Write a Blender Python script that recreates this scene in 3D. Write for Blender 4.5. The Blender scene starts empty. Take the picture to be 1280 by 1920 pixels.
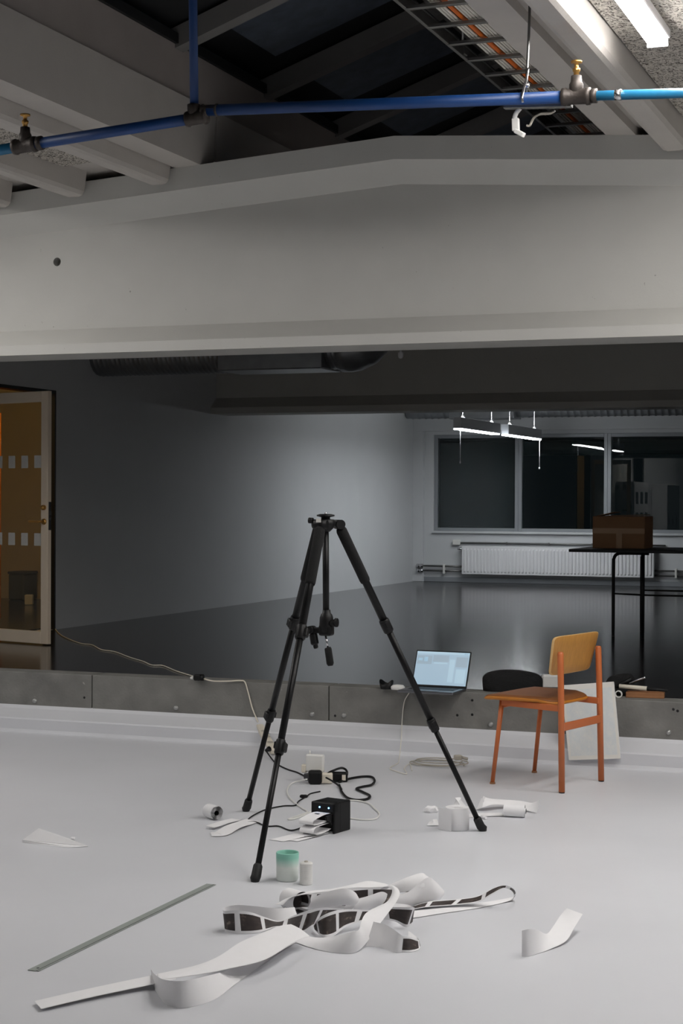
import bpy, bmesh, math, random
from mathutils import Vector, Matrix
random.seed(7)
S = bpy.context.scene
COL = S.collection

# ------------------------------------------------------------------ camera
FPX = 3200.0; CAMH = 1.52
YAW = math.atan(1220 / FPX); PIT = math.atan(22 / FPX); ROLL = 0.0044
RM = Matrix.Rotation(YAW, 3, 'Z') @ Matrix.Rotation(math.pi / 2 - PIT, 3, 'X') @ Matrix.Rotation(ROLL, 3, 'Z')
CP = Vector((0, 0, CAMH))
cd = bpy.data.cameras.new('camera'); cam = bpy.data.objects.new('camera', cd); COL.objects.link(cam)
cd.sensor_fit = 'VERTICAL'; cd.sensor_height = 36; cd.lens = FPX / 1920 * 36
cd.clip_start = .05; cd.clip_end = 200
mw = RM.to_4x4(); mw.translation = CP; cam.matrix_world = mw
S.camera = cam

# ------------------------------------------------------------------ world, exposure
w = bpy.data.worlds.new('night'); S.world = w; w.use_nodes = True
w.node_tree.nodes['Background'].inputs[0].default_value = (.10, .16, .19, 1)
w.node_tree.nodes['Background'].inputs[1].default_value = .02
S.view_settings.view_transform = 'Standard'; S.view_settings.look = 'None'
S.view_settings.gamma = 1; S.view_settings.use_curve_mapping = False
S.view_settings.exposure = 0.0
BATTEN_POWER = 63.0      # emission of the near-room strip lights
PENDANT_POWER = 66.0     # emission of the far-bay pendants

# pixel helpers: the ray through a photo pixel, met with the floor / a wall plane
def ray(u, v): return RM @ Vector(((u - 640) / FPX, -(v - 960) / FPX, -1))
def G(u, v, z=0.0):
    d = ray(u, v); return CP + d * ((z - CAMH) / d.z)
def PY(u, v, y):
    d = ray(u, v); return CP + d * (y / d.y)
def PX(u, v, x):
    d = ray(u, v); return CP + d * (x / d.x)

# ------------------------------------------------------------------ materials
def lin(r, g, b):
    f = lambda c: c / 12.92 if c <= .04045 else ((c + .055) / 1.055) ** 2.4
    return (f(r / 255), f(g / 255), f(b / 255), 1)
MATS = {}
def mat(name, col, rough=.5, metal=0, var=0, vscale=6, bump=0, bscale=80, spec=.5, emit=0, emitcol=None, stretch=None, speck=None, alpha=1):
    m = bpy.data.materials.new(name); m.use_nodes = True
    nt = m.node_tree; N = nt.nodes; L = nt.links; b = N['Principled BSDF']
    c = lin(*col)
    b.inputs['Base Color'].default_value = c
    b.inputs['Roughness'].default_value = rough
    b.inputs['Metallic'].default_value = metal
    b.inputs['Specular IOR Level'].default_value = spec
    tc = N.new('ShaderNodeTexCoord'); src = tc.outputs['Object']
    if stretch:
        mp = N.new('ShaderNodeMapping'); mp.inputs['Scale'].default_value = stretch
        L.new(src, mp.inputs[0]); src = mp.outputs[0]
    if var:
        n = N.new('ShaderNodeTexNoise'); n.inputs['Scale'].default_value = vscale; n.inputs['Detail'].default_value = 6
        L.new(src, n.inputs['Vector'])
        r = N.new('ShaderNodeValToRGB'); r.color_ramp.elements[0].position = .3; r.color_ramp.elements[1].position = .7
        k0, k1 = 1 - var, 1 + var
        r.color_ramp.elements[0].color = (c[0] * k0, c[1] * k0, c[2] * k0, 1)
        r.color_ramp.elements[1].color = (min(1, c[0] * k1), min(1, c[1] * k1), min(1, c[2] * k1), 1)
        L.new(n.outputs[0], r.inputs[0]); last = r.outputs[0]
        if speck:
            n2 = N.new('ShaderNodeTexNoise'); n2.inputs['Scale'].default_value = speck[0]; n2.inputs['Detail'].default_value = 2
            L.new(src, n2.inputs['Vector'])
            r2 = N.new('ShaderNodeValToRGB'); r2.color_ramp.elements[0].position = speck[1]; r2.color_ramp.elements[1].position = speck[1] + .05
            mx = N.new('ShaderNodeMixRGB'); mx.inputs[2].default_value = lin(*speck[2])
            L.new(n2.outputs[0], r2.inputs[0]); L.new(r2.outputs[0], mx.inputs[0]); L.new(last, mx.inputs[1]); last = mx.outputs[0]
        L.new(last, b.inputs['Base Color'])
    if bump:
        n = N.new('ShaderNodeTexNoise'); n.inputs['Scale'].default_value = bscale; n.inputs['Detail'].default_value = 4
        L.new(src, n.inputs['Vector'])
        bp = N.new('ShaderNodeBump'); bp.inputs['Strength'].default_value = bump; bp.inputs['Distance'].default_value = .01
        L.new(n.outputs[0], bp.inputs['Height']); L.new(bp.outputs[0], b.inputs['Normal'])
    if emit:
        b.inputs['Emission Color'].default_value = emitcol or (1, 1, 1, 1)
        b.inputs['Emission Strength'].default_value = emit
    MATS[name] = m
    return m

mat('vinyl', (211, 212, 216), .42, var=.03, vscale=1.2, bump=.03, bscale=160, spec=.35)
mat('concrete', (120, 119, 115), .8, var=.22, vscale=5, bump=.25, bscale=60, speck=(30, .74, (160, 158, 152)))
mat('dark_floor', (40, 37, 38), .15, var=.35, vscale=3.5, bump=.018, bscale=16, spec=.30, stretch=(.5, 5, 1))
mat('wall_white', (206, 208, 210), .75, var=.015, vscale=3, bump=.04, bscale=150)
mat('beam_paint', (193, 192, 187), .6, var=.02, vscale=4, bump=.07, bscale=90, spec=.3, speck=(34, .76, (150, 148, 142)))
mat('rib_paint', (186, 181, 175), .6, var=.03, vscale=5, bump=.1, bscale=60, spec=.3)
mat('upstand', (160, 152, 147), .75, var=.05, vscale=3)
mat('rafter', (120, 118, 116), .6, var=.05)
mat('black_frame', (24, 25, 26), .6)
mat('frost_glass', (78, 86, 98), .45, var=.25, vscale=9, bump=.1, bscale=200)
mat('blue_paint', (10, 56, 112), .45, var=.06, vscale=8)
mat('teal_paint', (30, 104, 142), .4, var=.08, vscale=12)
mat('galv', (128, 128, 126), .38, .85, var=.12, vscale=12)
mat('brown_metal', (66, 60, 56), .5, .5, var=.2, vscale=30, bump=.2)
mat('brass', (196, 150, 84), .32, .9, var=.12, vscale=40)
mat('chrome', (200, 200, 202), .18, 1)
mat('duct_light', (150, 153, 156), .38, .7, var=.1, vscale=10)
mat('white_plastic', (225, 224, 220), .4, var=.02)
mat('cream_plastic', (222, 214, 198), .45, var=.02)
mat('white_enamel', (232, 232, 234), .35, var=.01)
mat('frame_grey', (150, 154, 158), .4, .2, var=.03)
mat('blind', (26, 42, 47), .8, var=.06, vscale=5)
mat('dark_slate', (20, 22, 23), .6)
mat('black_rubber', (14, 14, 15), .65, var=.1, vscale=20)
mat('black_plastic', (13, 13, 14), .48, var=.1, vscale=20, spec=.3)
mat('black_alu', (12, 12, 13), .42, 0, var=.1, vscale=15, spec=.25)
mat('foam', (14, 14, 14), .95, bump=.4, bscale=300)
mat('black_cloth', (13, 13, 14), .95, bump=.6, bscale=60)
mat('paper', (236, 235, 236), .7, var=.01, vscale=20)
mat('orange_steel', (190, 104, 56), .38, var=.03, vscale=10)
mat('tan_leather', (132, 80, 38), .55, var=.12, vscale=9, bump=.12, bscale=180)
mat('seat_edge', (186, 116, 34), .5, var=.1, vscale=30, stretch=(1, 1, 8))
mat('oak', (184, 132, 66), .42, var=.10, vscale=14, stretch=(6, 6, .7), bump=.05, bscale=40)
mat('oak_edge', (206, 168, 112), .5, var=.1, vscale=30, stretch=(1, 1, 20))
mat('cardboard', (150, 112, 80), .85, var=.06, vscale=8, bump=.05)
mat('tape', (176, 142, 108), .35, var=.06)
mat('steel_rule', (146, 152, 147), .5, 0, var=.06, vscale=20)
mat('dark_print', (40, 38, 36), .6)
mat('grey_metal', (70, 70, 72), .4, .6)
mat('laptop_alu', (120, 121, 125), .35, .8)
mat('door_paint', (224, 208, 186), .45, var=.02)
mat('warm_wall', (214, 200, 170), .8, var=.05, vscale=2)
mat('orange_cloth', (240, 140, 30), .8, var=.06)
mat('bin_grey', (84, 88, 92), .6)
mat('orange_cable', (226, 112, 36), .5)
mat('white_cable', (226, 222, 212), .5)
mat('grey_cable', (178, 172, 160), .5)
mat('wood_light', (150, 104, 68), .6, var=.12, vscale=20)
mat('decal', (200, 198, 192), .7)
mat('bolt_zinc', (176, 176, 174), .35, .8)
mat('lamp_grey', (216, 220, 226), .4, .3)

def emis(name, col, s):
    m = bpy.data.materials.new(name); m.use_nodes = True; N = m.node_tree.nodes
    b = N['Principled BSDF']; b.inputs['Base Color'].default_value = (.5, .5, .5, 1)
    b.inputs['Emission Color'].default_value = col; b.inputs['Emission Strength'].default_value = s
    MATS[name] = m
emis('tube_glow', (1, .975, .95, 1), BATTEN_POWER)
emis('tube_side', (1, .975, .95, 1), BATTEN_POWER * .3)
emis('pendant_glow', (.93, .97, 1, 1), PENDANT_POWER)
emis('uplight_glow', (.93, .97, 1, 1), PENDANT_POWER * .45)
emis('warm_glow', (1, .70, .30, 1), 26)
emis('led_blue', (.1, .35, 1, 1), 12)
emis('screen_base', (.17, .38, .55, 1), .62)
emis('screen_light', (.25, .47, .62, 1), .7)
emis('screen_dark', (.11, .28, .42, 1), .55)

def glass(name, rough, col, ior=1.45):
    m = bpy.data.materials.new(name); m.use_nodes = True; b = m.node_tree.nodes['Principled BSDF']
    b.inputs['Base Color'].default_value = col; b.inputs['Roughness'].default_value = rough
    b.inputs['Transmission Weight'].default_value = 1; b.inputs['IOR'].default_value = ior
    MATS[name] = m
glass('pane_glass', .0, (.86, .93, .92, 1))
glass('door_glass', .0, (.9, .86, .78, 1))

# wood-wool acoustic board: pale fibres with dark pits
m = mat('woodwool', (196, 188, 178), .95); nt = m.node_tree; N = nt.nodes; L = nt.links; b = N['Principled BSDF']
tc = N.new('ShaderNodeTexCoord'); n1 = N.new('ShaderNodeTexNoise'); n1.inputs['Scale'].default_value = 40; n1.inputs['Detail'].default_value = 5; n1.inputs['Distortion'].default_value = 2.2
L.new(tc.outputs['Object'], n1.inputs['Vector']); r = N.new('ShaderNodeValToRGB')
e = r.color_ramp.elements; e[0].position = .40; e[0].color = lin(70, 62, 55); e[1].position = .52; e[1].color = lin(200, 194, 184)
L.new(n1.outputs[0], r.inputs[0]); L.new(r.outputs[0], b.inputs['Base Color'])
bp = N.new('ShaderNodeBump'); bp.inputs['Strength'].default_value = .8; bp.inputs['Distance'].default_value = .01
L.new(n1.outputs[0], bp.inputs['Height']); L.new(bp.outputs[0], b.inputs['Normal'])

# printed strip: brown pictures with white borders along the UV length
m = mat('film_print', (236, 235, 236), .55); nt = m.node_tree; N = nt.nodes; L = nt.links; b = N['Principled BSDF']
uv = N.new('ShaderNodeUVMap'); sp = N.new('ShaderNodeSeparateXYZ'); L.new(uv.outputs[0], sp.inputs[0])
def mth(op, a, bb=None):
    q = N.new('ShaderNodeMath'); q.operation = op
    for i, x in enumerate((a, bb)):
        if x is None: continue
        if isinstance(x, (int, float)): q.inputs[i].default_value = x
        else: L.new(x, q.inputs[i])
    return q.outputs[0]
fx = mth('FRACT', mth('DIVIDE', sp.outputs[0], .108))
inx = mth('MULTIPLY', mth('GREATER_THAN', fx, .09), mth('LESS_THAN', fx, .91))
iny = mth('MULTIPLY', mth('GREATER_THAN', sp.outputs[1], .13), mth('LESS_THAN', sp.outputs[1], .87))
msk = mth('MULTIPLY', inx, iny)
nz = N.new('ShaderNodeTexNoise'); nz.inputs['Scale'].default_value = 3.2; nz.inputs['Detail'].default_value = 5
cxy = N.new('ShaderNodeCombineXYZ'); L.new(mth('MULTIPLY', sp.outputs[0], 10.0), cxy.inputs[0]); L.new(sp.outputs[1], cxy.inputs[1]); L.new(cxy.outputs[0], nz.inputs['Vector'])
rr = N.new('ShaderNodeValToRGB'); e = rr.color_ramp.elements
e[0].position = .40; e[0].color = lin(50, 42, 40); e[1].position = .72; e[1].color = lin(128, 116, 104)
rr.color_ramp.elements.new(.6).color = lin(62, 53, 50)
L.new(nz.outputs[0], rr.inputs[0])
mx = N.new('ShaderNodeMixRGB'); mx.inputs[1].default_value = lin(236, 235, 236)
L.new(msk, mx.inputs[0]); L.new(rr.outputs[0], mx.inputs[2]); L.new(mx.outputs[0], b.inputs['Base Color'])

# mint cup glaze: mint at the rim fading to white at the foot (UV v is height)
m = mat('mint_glaze', (236, 238, 234), .35); nt = m.node_tree; N = nt.nodes; L = nt.links; b = N['Principled BSDF']
tc = N.new('ShaderNodeTexCoord'); sp = N.new('ShaderNodeSeparateXYZ'); L.new(tc.outputs['Object'], sp.inputs[0])
rr = N.new('ShaderNodeValToRGB'); e = rr.color_ramp.elements
e[0].position = .055; e[0].color = lin(226, 232, 226); e[1].position = .093; e[1].color = lin(140, 200, 182)
L.new(sp.outputs[2], rr.inputs[0]); L.new(rr.outputs[0], b.inputs['Base Color'])

# poster: pale blue-white faded print inside a white border (UV)
m = mat('faded_print', (220, 218, 212), .7); nt = m.node_tree; N = nt.nodes; L = nt.links; b = N['Principled BSDF']
uv = N.new('ShaderNodeUVMap'); sp = N.new('ShaderNodeSeparateXYZ'); L.new(uv.outputs[0], sp.inputs[0])
inx = mth('MULTIPLY', mth('GREATER_THAN', sp.outputs[0], .05), mth('LESS_THAN', sp.outputs[0], .95))
iny = mth('MULTIPLY', mth('GREATER_THAN', sp.outputs[1], .05), mth('LESS_THAN', sp.outputs[1], .93))
msk = mth('MULTIPLY', inx, iny)
nz = N.new('ShaderNodeTexNoise'); nz.inputs['Scale'].default_value = 5; nz.inputs['Detail'].default_value = 9; nz.inputs['Roughness'].default_value = .75
L.new(uv.outputs[0], nz.inputs['Vector'])
rr = N.new('ShaderNodeValToRGB'); e = rr.color_ramp.elements
e[0].position = .4; e[0].color = lin(204, 209, 211); e[1].position = .64; e[1].color = lin(216, 217, 214)
L.new(nz.outputs[0], rr.inputs[0])
mx = N.new('ShaderNodeMixRGB'); mx.inputs[1].default_value = lin(218, 216, 210)
L.new(msk, mx.inputs[0]); L.new(rr.outputs[0], mx.inputs[2]); L.new(mx.outputs[0], b.inputs['Base Color'])

# ------------------------------------------------------------------ mesh helpers
class MB:
    def __init__(s): s.bm = bmesh.new(); s.uv = None
    def box(s, c, size, rot=None, bev=0, seg=1, mi=0):
        t = bmesh.new(); bmesh.ops.create_cube(t, size=1)
        for v in t.verts: v.co = Vector((v.co.x * size[0], v.co.y * size[1], v.co.z * size[2]))
        if bev: bmesh.ops.bevel(t, geom=list(t.edges), offset=bev, segments=seg, profile=.5, affect='EDGES')
        M = Matrix.Translation(Vector(c)) @ (rot.to_4x4() if rot is not None else Matrix())
        return s._merge(t, M, mi)
    def bar(s, a, b, sx, sz, bev=0, mi=0, up=(0, 0, 1)):
        a = Vector(a); b = Vector(b); d = b - a; y = d.normalized(); x = y.cross(Vector(up))
        if x.length < 1e-4: x = Vector((1, 0, 0))
        x.normalize(); z = x.cross(y)
        R = Matrix((x, y, z)).transposed()
        return s.box((a + b) / 2, (sx, d.length, sz), R, bev, mi=mi)
    def _merge(s, t, M, mi):
        vs = [s.bm.verts.new(M @ v.co) for v in t.verts]; t.verts.index_update()
        for f in t.faces:
            try:
                nf = s.bm.faces.new([vs[v.index] for v in f.verts]); nf.material_index = mi
            except ValueError: pass
        t.free(); return s
    def tube(s, pts, r, n=8, caps=True, mi=0):
        pts = [Vector(p) for p in pts]
        rs = r if isinstance(r, (list, tuple)) else [r] * len(pts)
        rings = []; prev = None
        for i, p in enumerate(pts):
            t = (pts[min(i + 1, len(pts) - 1)] - pts[max(i - 1, 0)])
            t = t.normalized() if t.length > 1e-9 else Vector((0, 0, 1))
            if prev is None:
                a = Vector((0, 0, 1)) if abs(t.z) < .9 else Vector((1, 0, 0))
                x = t.cross(a).normalized()
            else:
                x = (prev - t * prev.dot(t)); x = x.normalized() if x.length > 1e-6 else t.orthogonal().normalized()
            prev = x; y = t.cross(x)
            rings.append([s.bm.verts.new(p + (x * math.cos(k * 2 * math.pi / n) + y * math.sin(k * 2 * math.pi / n)) * rs[i]) for k in range(n)])
        for a, b in zip(rings, rings[1:]):
            for k in range(n):
                f = s.bm.faces.new((a[k], a[(k + 1) % n], b[(k + 1) % n], b[k])); f.material_index = mi; f.smooth = True
        if caps:
            for rg, fl in ((rings[0], True), (rings[-1], False)):
                f = s.bm.faces.new(rg[::-1] if fl else rg); f.material_index = mi
        return s
    def lathe(s, prof, n=20, M=None, mi=0, smooth=True, close=False):
        M = M or Matrix()
        rings = []
        for r, z in prof:
            if r < 1e-6: rings.append([s.bm.verts.new(M @ Vector((0, 0, z)))])
            else: rings.append([s.bm.verts.new(M @ Vector((r * math.cos(k * 2 * math.pi / n), r * math.sin(k * 2 * math.pi / n), z))) for k in range(n)])
        for a, b in zip(rings, rings[1:]):
            for k in range(n):
                q = (k + 1) % n
                if len(a) == 1 and len(b) == 1: continue
                vs = (a[0], b[q], b[k]) if len(a) == 1 else (a[k], a[q], b[0]) if len(b) == 1 else (a[k], a[q], b[q], b[k])
                f = s.bm.faces.new(vs); f.material_index = mi; f.smooth = smooth
        return s
    def poly(s, pts, mi=0):
        f = s.bm.faces.new([s.bm.verts.new(Vector(p)) for p in pts]); f.material_index = mi; return s
    def loft(s, rings, closed=True, caps=True, mi=0, smooth=False):
        R = [[s.bm.verts.new(Vector(p)) for p in rg] for rg in rings]; n = len(R[0])
        for a, b in zip(R, R[1:]):
            for k in range(n if closed else n - 1):
                f = s.bm.faces.new((a[k], a[(k + 1) % n], b[(k + 1) % n], b[k])); f.material_index = mi; f.smooth = smooth
        if caps:
            s.bm.faces.new(R[0][::-1]).material_index = mi; s.bm.faces.new(R[-1]).material_index = mi
        return s
    def build(s, name, mats, parent=None, smooth=None, loc=None):
        if isinstance(mats, str): mats = [mats]
        if loc is not None:
            loc = Vector(loc)
            for v in s.bm.verts: v.co -= loc
        bmesh.ops.recalc_face_normals(s.bm, faces=list(s.bm.faces))
        if smooth is not None:
            for f in s.bm.faces: f.smooth = smooth
        me = bpy.data.meshes.new(name); s.bm.to_mesh(me); s.bm.free()
        for k in mats: me.materials.append(MATS[k])
        o = bpy.data.objects.new(name, me); COL.objects.link(o)
        if loc is not None: o.location = loc
        if parent is not None:
            o.parent = parent
            if parent.location.length > 0 and loc is None: o.location = -parent.location
            elif loc is not None: o.location = loc - parent.location
        return o
# every Empty sits at its thing's base; parts are built in world coordinates and offset back by the parent's location
def world_loc(o):
    v = Vector(o.location); p = o.parent
    while p: v += p.location; p = p.parent
    return v
_build0 = MB.build
def _build(s, name, mats, parent=None, smooth=None, loc=None):
    o = _build0(s, name, mats, None, smooth, loc)
    if parent is not None:
        o.parent = parent; o.location = (Vector(loc) if loc is not None else Vector()) - world_loc(parent)
    return o
MB.build = _build
def tag(o, label, cat, group=None):
    o['label'] = label; o['category'] = cat
    if group: o['group'] = group
    return o
def thing(name, label, cat, loc, group=None):
    o = bpy.data.objects.new(name, None); COL.objects.link(o); o.location = Vector(loc); o.empty_display_size = .05
    return tag(o, label, cat, group)
def struct(o): o['kind'] = 'structure'; return o
def sroot(name, loc=(0, 0, 0)):
    o = bpy.data.objects.new(name, None); COL.objects.link(o); o.location = Vector(loc); return struct(o)
def copy_part(src, parent, name=None):
    c = src.copy(); COL.objects.link(c); c.parent = parent; return c
def spline(P, n=8):
    P = [Vector(p) for p in P]; out = []
    for i in range(len(P) - 1):
        p0, p1, p2, p3 = P[max(i - 1, 0)], P[i], P[i + 1], P[min(i + 2, len(P) - 1)]
        for k in range(n):
            t = k / n
            out.append(.5 * ((2 * p1) + (p2 - p0) * t + (2 * p0 - 5 * p1 + 4 * p2 - p3) * t * t + (3 * p1 - p0 - 3 * p2 + p3) * t ** 3))
    out.append(P[-1]); return out
def vrot(a): return Matrix.Rotation(a, 3, 'Z')

# ------------------------------------------------------------------ key dimensions (metres)
XL = -7.66; XR = 4.0; YN = -4.0
YCOVE = 9.64; YC = 9.77; ZU = .378; YW = 23.0
RIDGE = -3.33
def ztop(x): return 3.683 - .068 * abs(x - RIDGE)
def slab(x): return ztop(x) + .05

# ================================================================== STRUCTURE
b = MB(); b.box(((XL + XR) / 2, (YN + YCOVE) / 2, -.06), (XR - XL, YCOVE - YN, .12)); struct(b.build('floor', 'vinyl'))
# coved vinyl skirting along the step
prof = [(YCOVE - .035, .0005), (YCOVE - .012, .004), (YCOVE - .003, .022), (YCOVE, .085), (YCOVE + .006, .094), (YC - .02, .142), (YC + .0, .162), (YC + .02, .165), (YC + .02, -.02), (YCOVE - .035, -.02)]
b = MB(); b.loft([[(x, y, z) for y, z in prof] for x in (XL, XR)]); struct(b.build('baseboard_back', 'vinyl'))
# concrete step: poured segments with joints
curb = sroot('concrete_curb', (0, YC, 0))
seams = [XL, -7.10, -5.4535, -3.8038, -2.15, -.50, 1.15, 2.8, XR]
segs = []
for a, c in zip(seams, seams[1:]):
    g = .006
    b = MB(); b.box(((a + c) / 2, YC + .09, ZU / 2), (c - a - g, .18, ZU), bev=.004)
    segs.append((a, c, b.build('segment', 'concrete', curb)))
b = MB(); b.box(((XL + XR) / 2, YC + .1, .18), (XR - XL, .15, .34)); b.build('joint_filler', 'dark_slate', curb)
for u, v in [(65, 1314), (330, 1327), (585, 1339), (645, 1341), (920, 1358), (1253, 1373)]:
    p = PY(u, v, YC)
    sg = [s for a, c, s in segs if a <= p.x < c][0]
    b = MB(); b.lathe([(0, .016), (.008, .015), (.013, .010), (.0145, .0), (.018, -.001), (.018, -.004)], 12, Matrix.Translation(p) @ Matrix.Rotation(math.pi / 2, 4, 'X'))
    b.build('bolt', 'bolt_zinc', sg)
for u, v in [(885, 1313), (885, 1340), (857, 1341), (1270, 1333), (1262, 1330), (158, 1308), (628, 1342)]:
    p = PY(u, v, YC); sg = [s for a, c, s in segs if a <= p.x < c][0]
    b = MB(); b.lathe([(.004, .0015), (.0075, .0012), (.0085, -.001)], 10, Matrix.Translation(p) @ Matrix.Rotation(math.pi / 2, 4, 'X')); b.poly([p + Vector((.005 * math.cos(k), -.0005, .005 * math.sin(k))) for k in [i * math.pi / 4 for i in range(8)]])
    b.build('hole_shade_disc', 'dark_slate', sg)  # dark disc painted for the shade in a small hole; nothing is cut
# raised dark floor
b = MB(); b.box(((XL + XR) / 2, (YC + .15 + YW) / 2, ZU - .06), (XR - XL, YW - YC - .15, .12 - .002)); struct(b.build('floor_upper', 'dark_floor'))

# walls
DY0, DY1, DZ = 11.87, 13.06, ZU + 2.09
b = MB()
for (y0, y1, z0, z1) in [(YN, DY0, -.1, 4.2), (DY1, YW + .2, -.1, 4.2), (DY0, DY1, DZ, 4.2), (DY0, DY1, -.1, ZU - .001)]:
    b.box((XL - .05, (y0 + y1) / 2, (z0 + z1) / 2), (.1, y1 - y0, z1 - z0))
struct(b.build('wall_left', 'wall_white'))
b = MB(); b.box((XR + .1, (YN + YW) / 2, 2), (.2, YW - YN + .4, 4.4)); struct(b.build('wall_right', 'wall_white'))
b = MB(); b.box(((XL + XR) / 2, YN - .1, 2), (XR - XL, .2, 4.4)); struct(b.build('wall_front', 'wall_white'))
# back wall with a window band
WX0, WX1, WZ0, WZ1 = -7.38, 2.6, 1.09, 2.45
b = MB()
for (x0, x1, z0, z1) in [(XL, WX0, -.1, 4.2), (WX1, XR, -.1, 4.2), (WX0, WX1, -.1, WZ0), (WX0, WX1, WZ1, 4.2)]:
    b.box(((x0 + x1) / 2, YW + .15, (z0 + z1) / 2), (x1 - x0, .3, z1 - z0))
struct(b.build('wall_back', 'wall_white'))
b = MB(); b.box(((XL + XR) / 2, YW - .045, 2.98), (XR - XL, .09, .96), bev=.004); struct(b.build('trim_1', 'wall_white'))
b = MB(); b.box((XL + .075, YW - .045, (ZU + 2.5) / 2), (.15, .09, 2.5 - ZU), bev=.003); struct(b.build('trim_2', 'wall_white'))
b = MB(); b.box(((WX0 + WX1) / 2, YW + .06, WZ0 - .012), (WX1 - WX0, .22, .03), bev=.004); struct(b.build('trim_3', 'wall_white'))
b = MB(); b.box(((XL + XR) / 2, YW - .012, ZU + .035), (XR - XL, .02, .07), bev=.003); struct(b.build('baseboard_far', 'frame_grey'))

# windows: frame, pane, roller blind
xs = [WX0, -6.157, -4.905, -3.65, -2.4, -1.15, .1, 1.35, WX1]
for i, (a, c) in enumerate(zip(xs, xs[1:])):
    r = sroot('window_%d' % (i + 1), ((a + c) / 2, YW + .07, WZ0))
    t = .05; b = MB()
    for (x0, x1, z0, z1) in [(a, a + t, WZ0, WZ1), (c - t, c, WZ0, WZ1), (a + t, c - t, WZ0, WZ0 + t), (a + t, c - t, WZ1 - t, WZ1)]:
        b.box(((x0 + x1) / 2, YW + .07, (z0 + z1) / 2), (x1 - x0, .07, z1 - z0), bev=.004)
    b.build('frame', 'frame_grey', r)
    b = MB(); b.box(((a + c) / 2, YW + .07, (WZ0 + WZ1) / 2), (c - a - 2 * t + .01, .012, WZ1 - WZ0 - 2 * t + .01)); b.build('pane', 'pane_glass', r)
    zb = WZ0 + .055 if i == 0 else WZ1 - .30
    b = MB(); b.box(((a + c) / 2, YW + .125, (zb + WZ1 - .055) / 2), (c - a - 2 * t - .02, .004, WZ1 - .055 - zb)); b.box(((a + c) / 2, YW + .125, zb + .012), (c - a - 2 * t - .02, .014, .024), bev=.003)
    b.tube([(a + t + .01, YW + .125, WZ1 - .09), (c - t - .01, YW + .125, WZ1 - .09)], .022, 10)
    b.build('roller_blind', 'blind', r)

# ------------------------------------------------------------------ concrete roof girders
def girder(name, yf, yb, zb, hole=None, paint='beam_paint'):
    wd = .14
    rings = []
    for x in (XL, RIDGE, XR):
        zt = ztop(x)
        pf = [(yf, zb), (yf, zb + .064), (yf + wd, zb + .172), (yf + wd, zt - .262), (yf, zt - .138), (yf, zt), (yb, zt), (yb, zt - .138), (yb - wd, zt - .262), (yb - wd, zb + .172), (yb, zb + .064), (yb, zb)]
        rings.append([(x, y, z) for y, z in pf])
    b = MB(); b.loft(rings)
    o = b.build(name, [paint, 'concrete'])
    if hole is not None:
        c = MB(); c.lathe([(0, -.2), (.028, -.2), (.028, .055), (0, .055)], 24, Matrix.Translation(hole) @ Matrix.Rotation(-math.pi / 2, 4, 'X')); co = c.build('cutter', 'concrete')
        md = o.modifiers.new('bool', 'BOOLEAN'); md.object = co; md.operation = 'DIFFERENCE'; md.solver = 'EXACT'
        dg = bpy.context.evaluated_depsgraph_get(); me = bpy.data.meshes.new_from_object(o.evaluated_get(dg))
        o.modifiers.clear(); o.data = me; bpy.data.objects.remove(co)
    return struct(o)
girder('roof_beam', 9.58, 10.0, 2.449, PY(107, 491, 9.72))
girder('roof_beam.001', 16.23, 16.66, 2.42)

# roof slabs with ribs and wood-wool boards
EL0, EL1, ER0, ER1 = -4.77, -4.60, -2.06, -1.89
ceil = sroot('ceiling')
BAYS = [(YN, 9.77), (9.80, 16.43), (16.46, YW)]
for (y0, y1) in BAYS:
    for (x0, x1) in [(XL, EL0 - .0), (ER1, XR)]:
        b = MB(); b.loft([[(x0, y, slab(x0)), (x1, y, slab(x1)), (x1, y, slab(x1) + .12), (x0, y, slab(x0) + .12)] for y in (y0, y1)]); b.build('slab', 'rib_paint', ceil)
ribs_l = [-4.865, -5.46, -6.0, -6.58, -7.16]; ribs_r = [-1.665, -1.05, -.45, .15, .75, 1.35, 1.95, 2.55, 3.15, 3.7]
def rib(x, y0, y1, hw=.075):
    # stem of the roof plank: tapered sides, rounded lower edges
    zb = ztop(x) - .10; zt = slab(x) + .02
    pf = [(-hw * 1.25, zt), (-hw, zb + .03), (-hw * .8, zb + .008), (-hw * .5, zb), (hw * .5, zb), (hw * .8, zb + .008), (hw, zb + .03), (hw * 1.25, zt)]
    b = MB(); b.loft([[(x + dx, y, z) for dx, z in pf] for y in (y0, y1)])
    o = b.build('rib', 'rib_paint', ceil)
    for f in o.data.polygons: f.use_smooth = False
for bi, (y0, y1) in enumerate(BAYS):
    for x in ribs_l + ribs_r:
        rib(x, y0 + (.26 if bi else 0), (9.53, 16.18, 22.9)[bi])
for bi, (y0, y1) in enumerate(BAYS):
    ye = (9.22, 15.9, 22.6)[bi]
    for L_ in (ribs_l, ribs_r):
        ext = [EL0 + .05] if L_ is ribs_l else [ER1 - .03]
        seq = ext + L_
        for a, c in zip(seq, seq[1:]):
            lo, hi = min(a, c) + .1, max(a, c) - .1
            if hi - lo < .06: continue
            b = MB(); b.loft([[(lo, y, slab(lo) - .028), (hi, y, slab(hi) - .028), (hi, y, slab(hi) + .01), (lo, y, slab(lo) + .01)] for y in (y0 + .4, ye)]); b.build('acoustic_board', 'woodwool', ceil)
# edge beams either side of the rooflight
for bi, (y0, y1) in enumerate(BAYS):
    for k, (x0, x1) in enumerate([(EL0, EL1), (ER0, ER1)]):
        b = MB(); xm = (x0 + x1) / 2
        b.loft([[(x0, y, ztop(x0)), (x1, y, ztop(x1)), (x1 + (.0 if k else .02), y, 3.96), (x0, y, 3.96)] for y in (y0, y1)])
        o = b.build('edge_beam', 'rib_paint'); struct(o)
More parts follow.
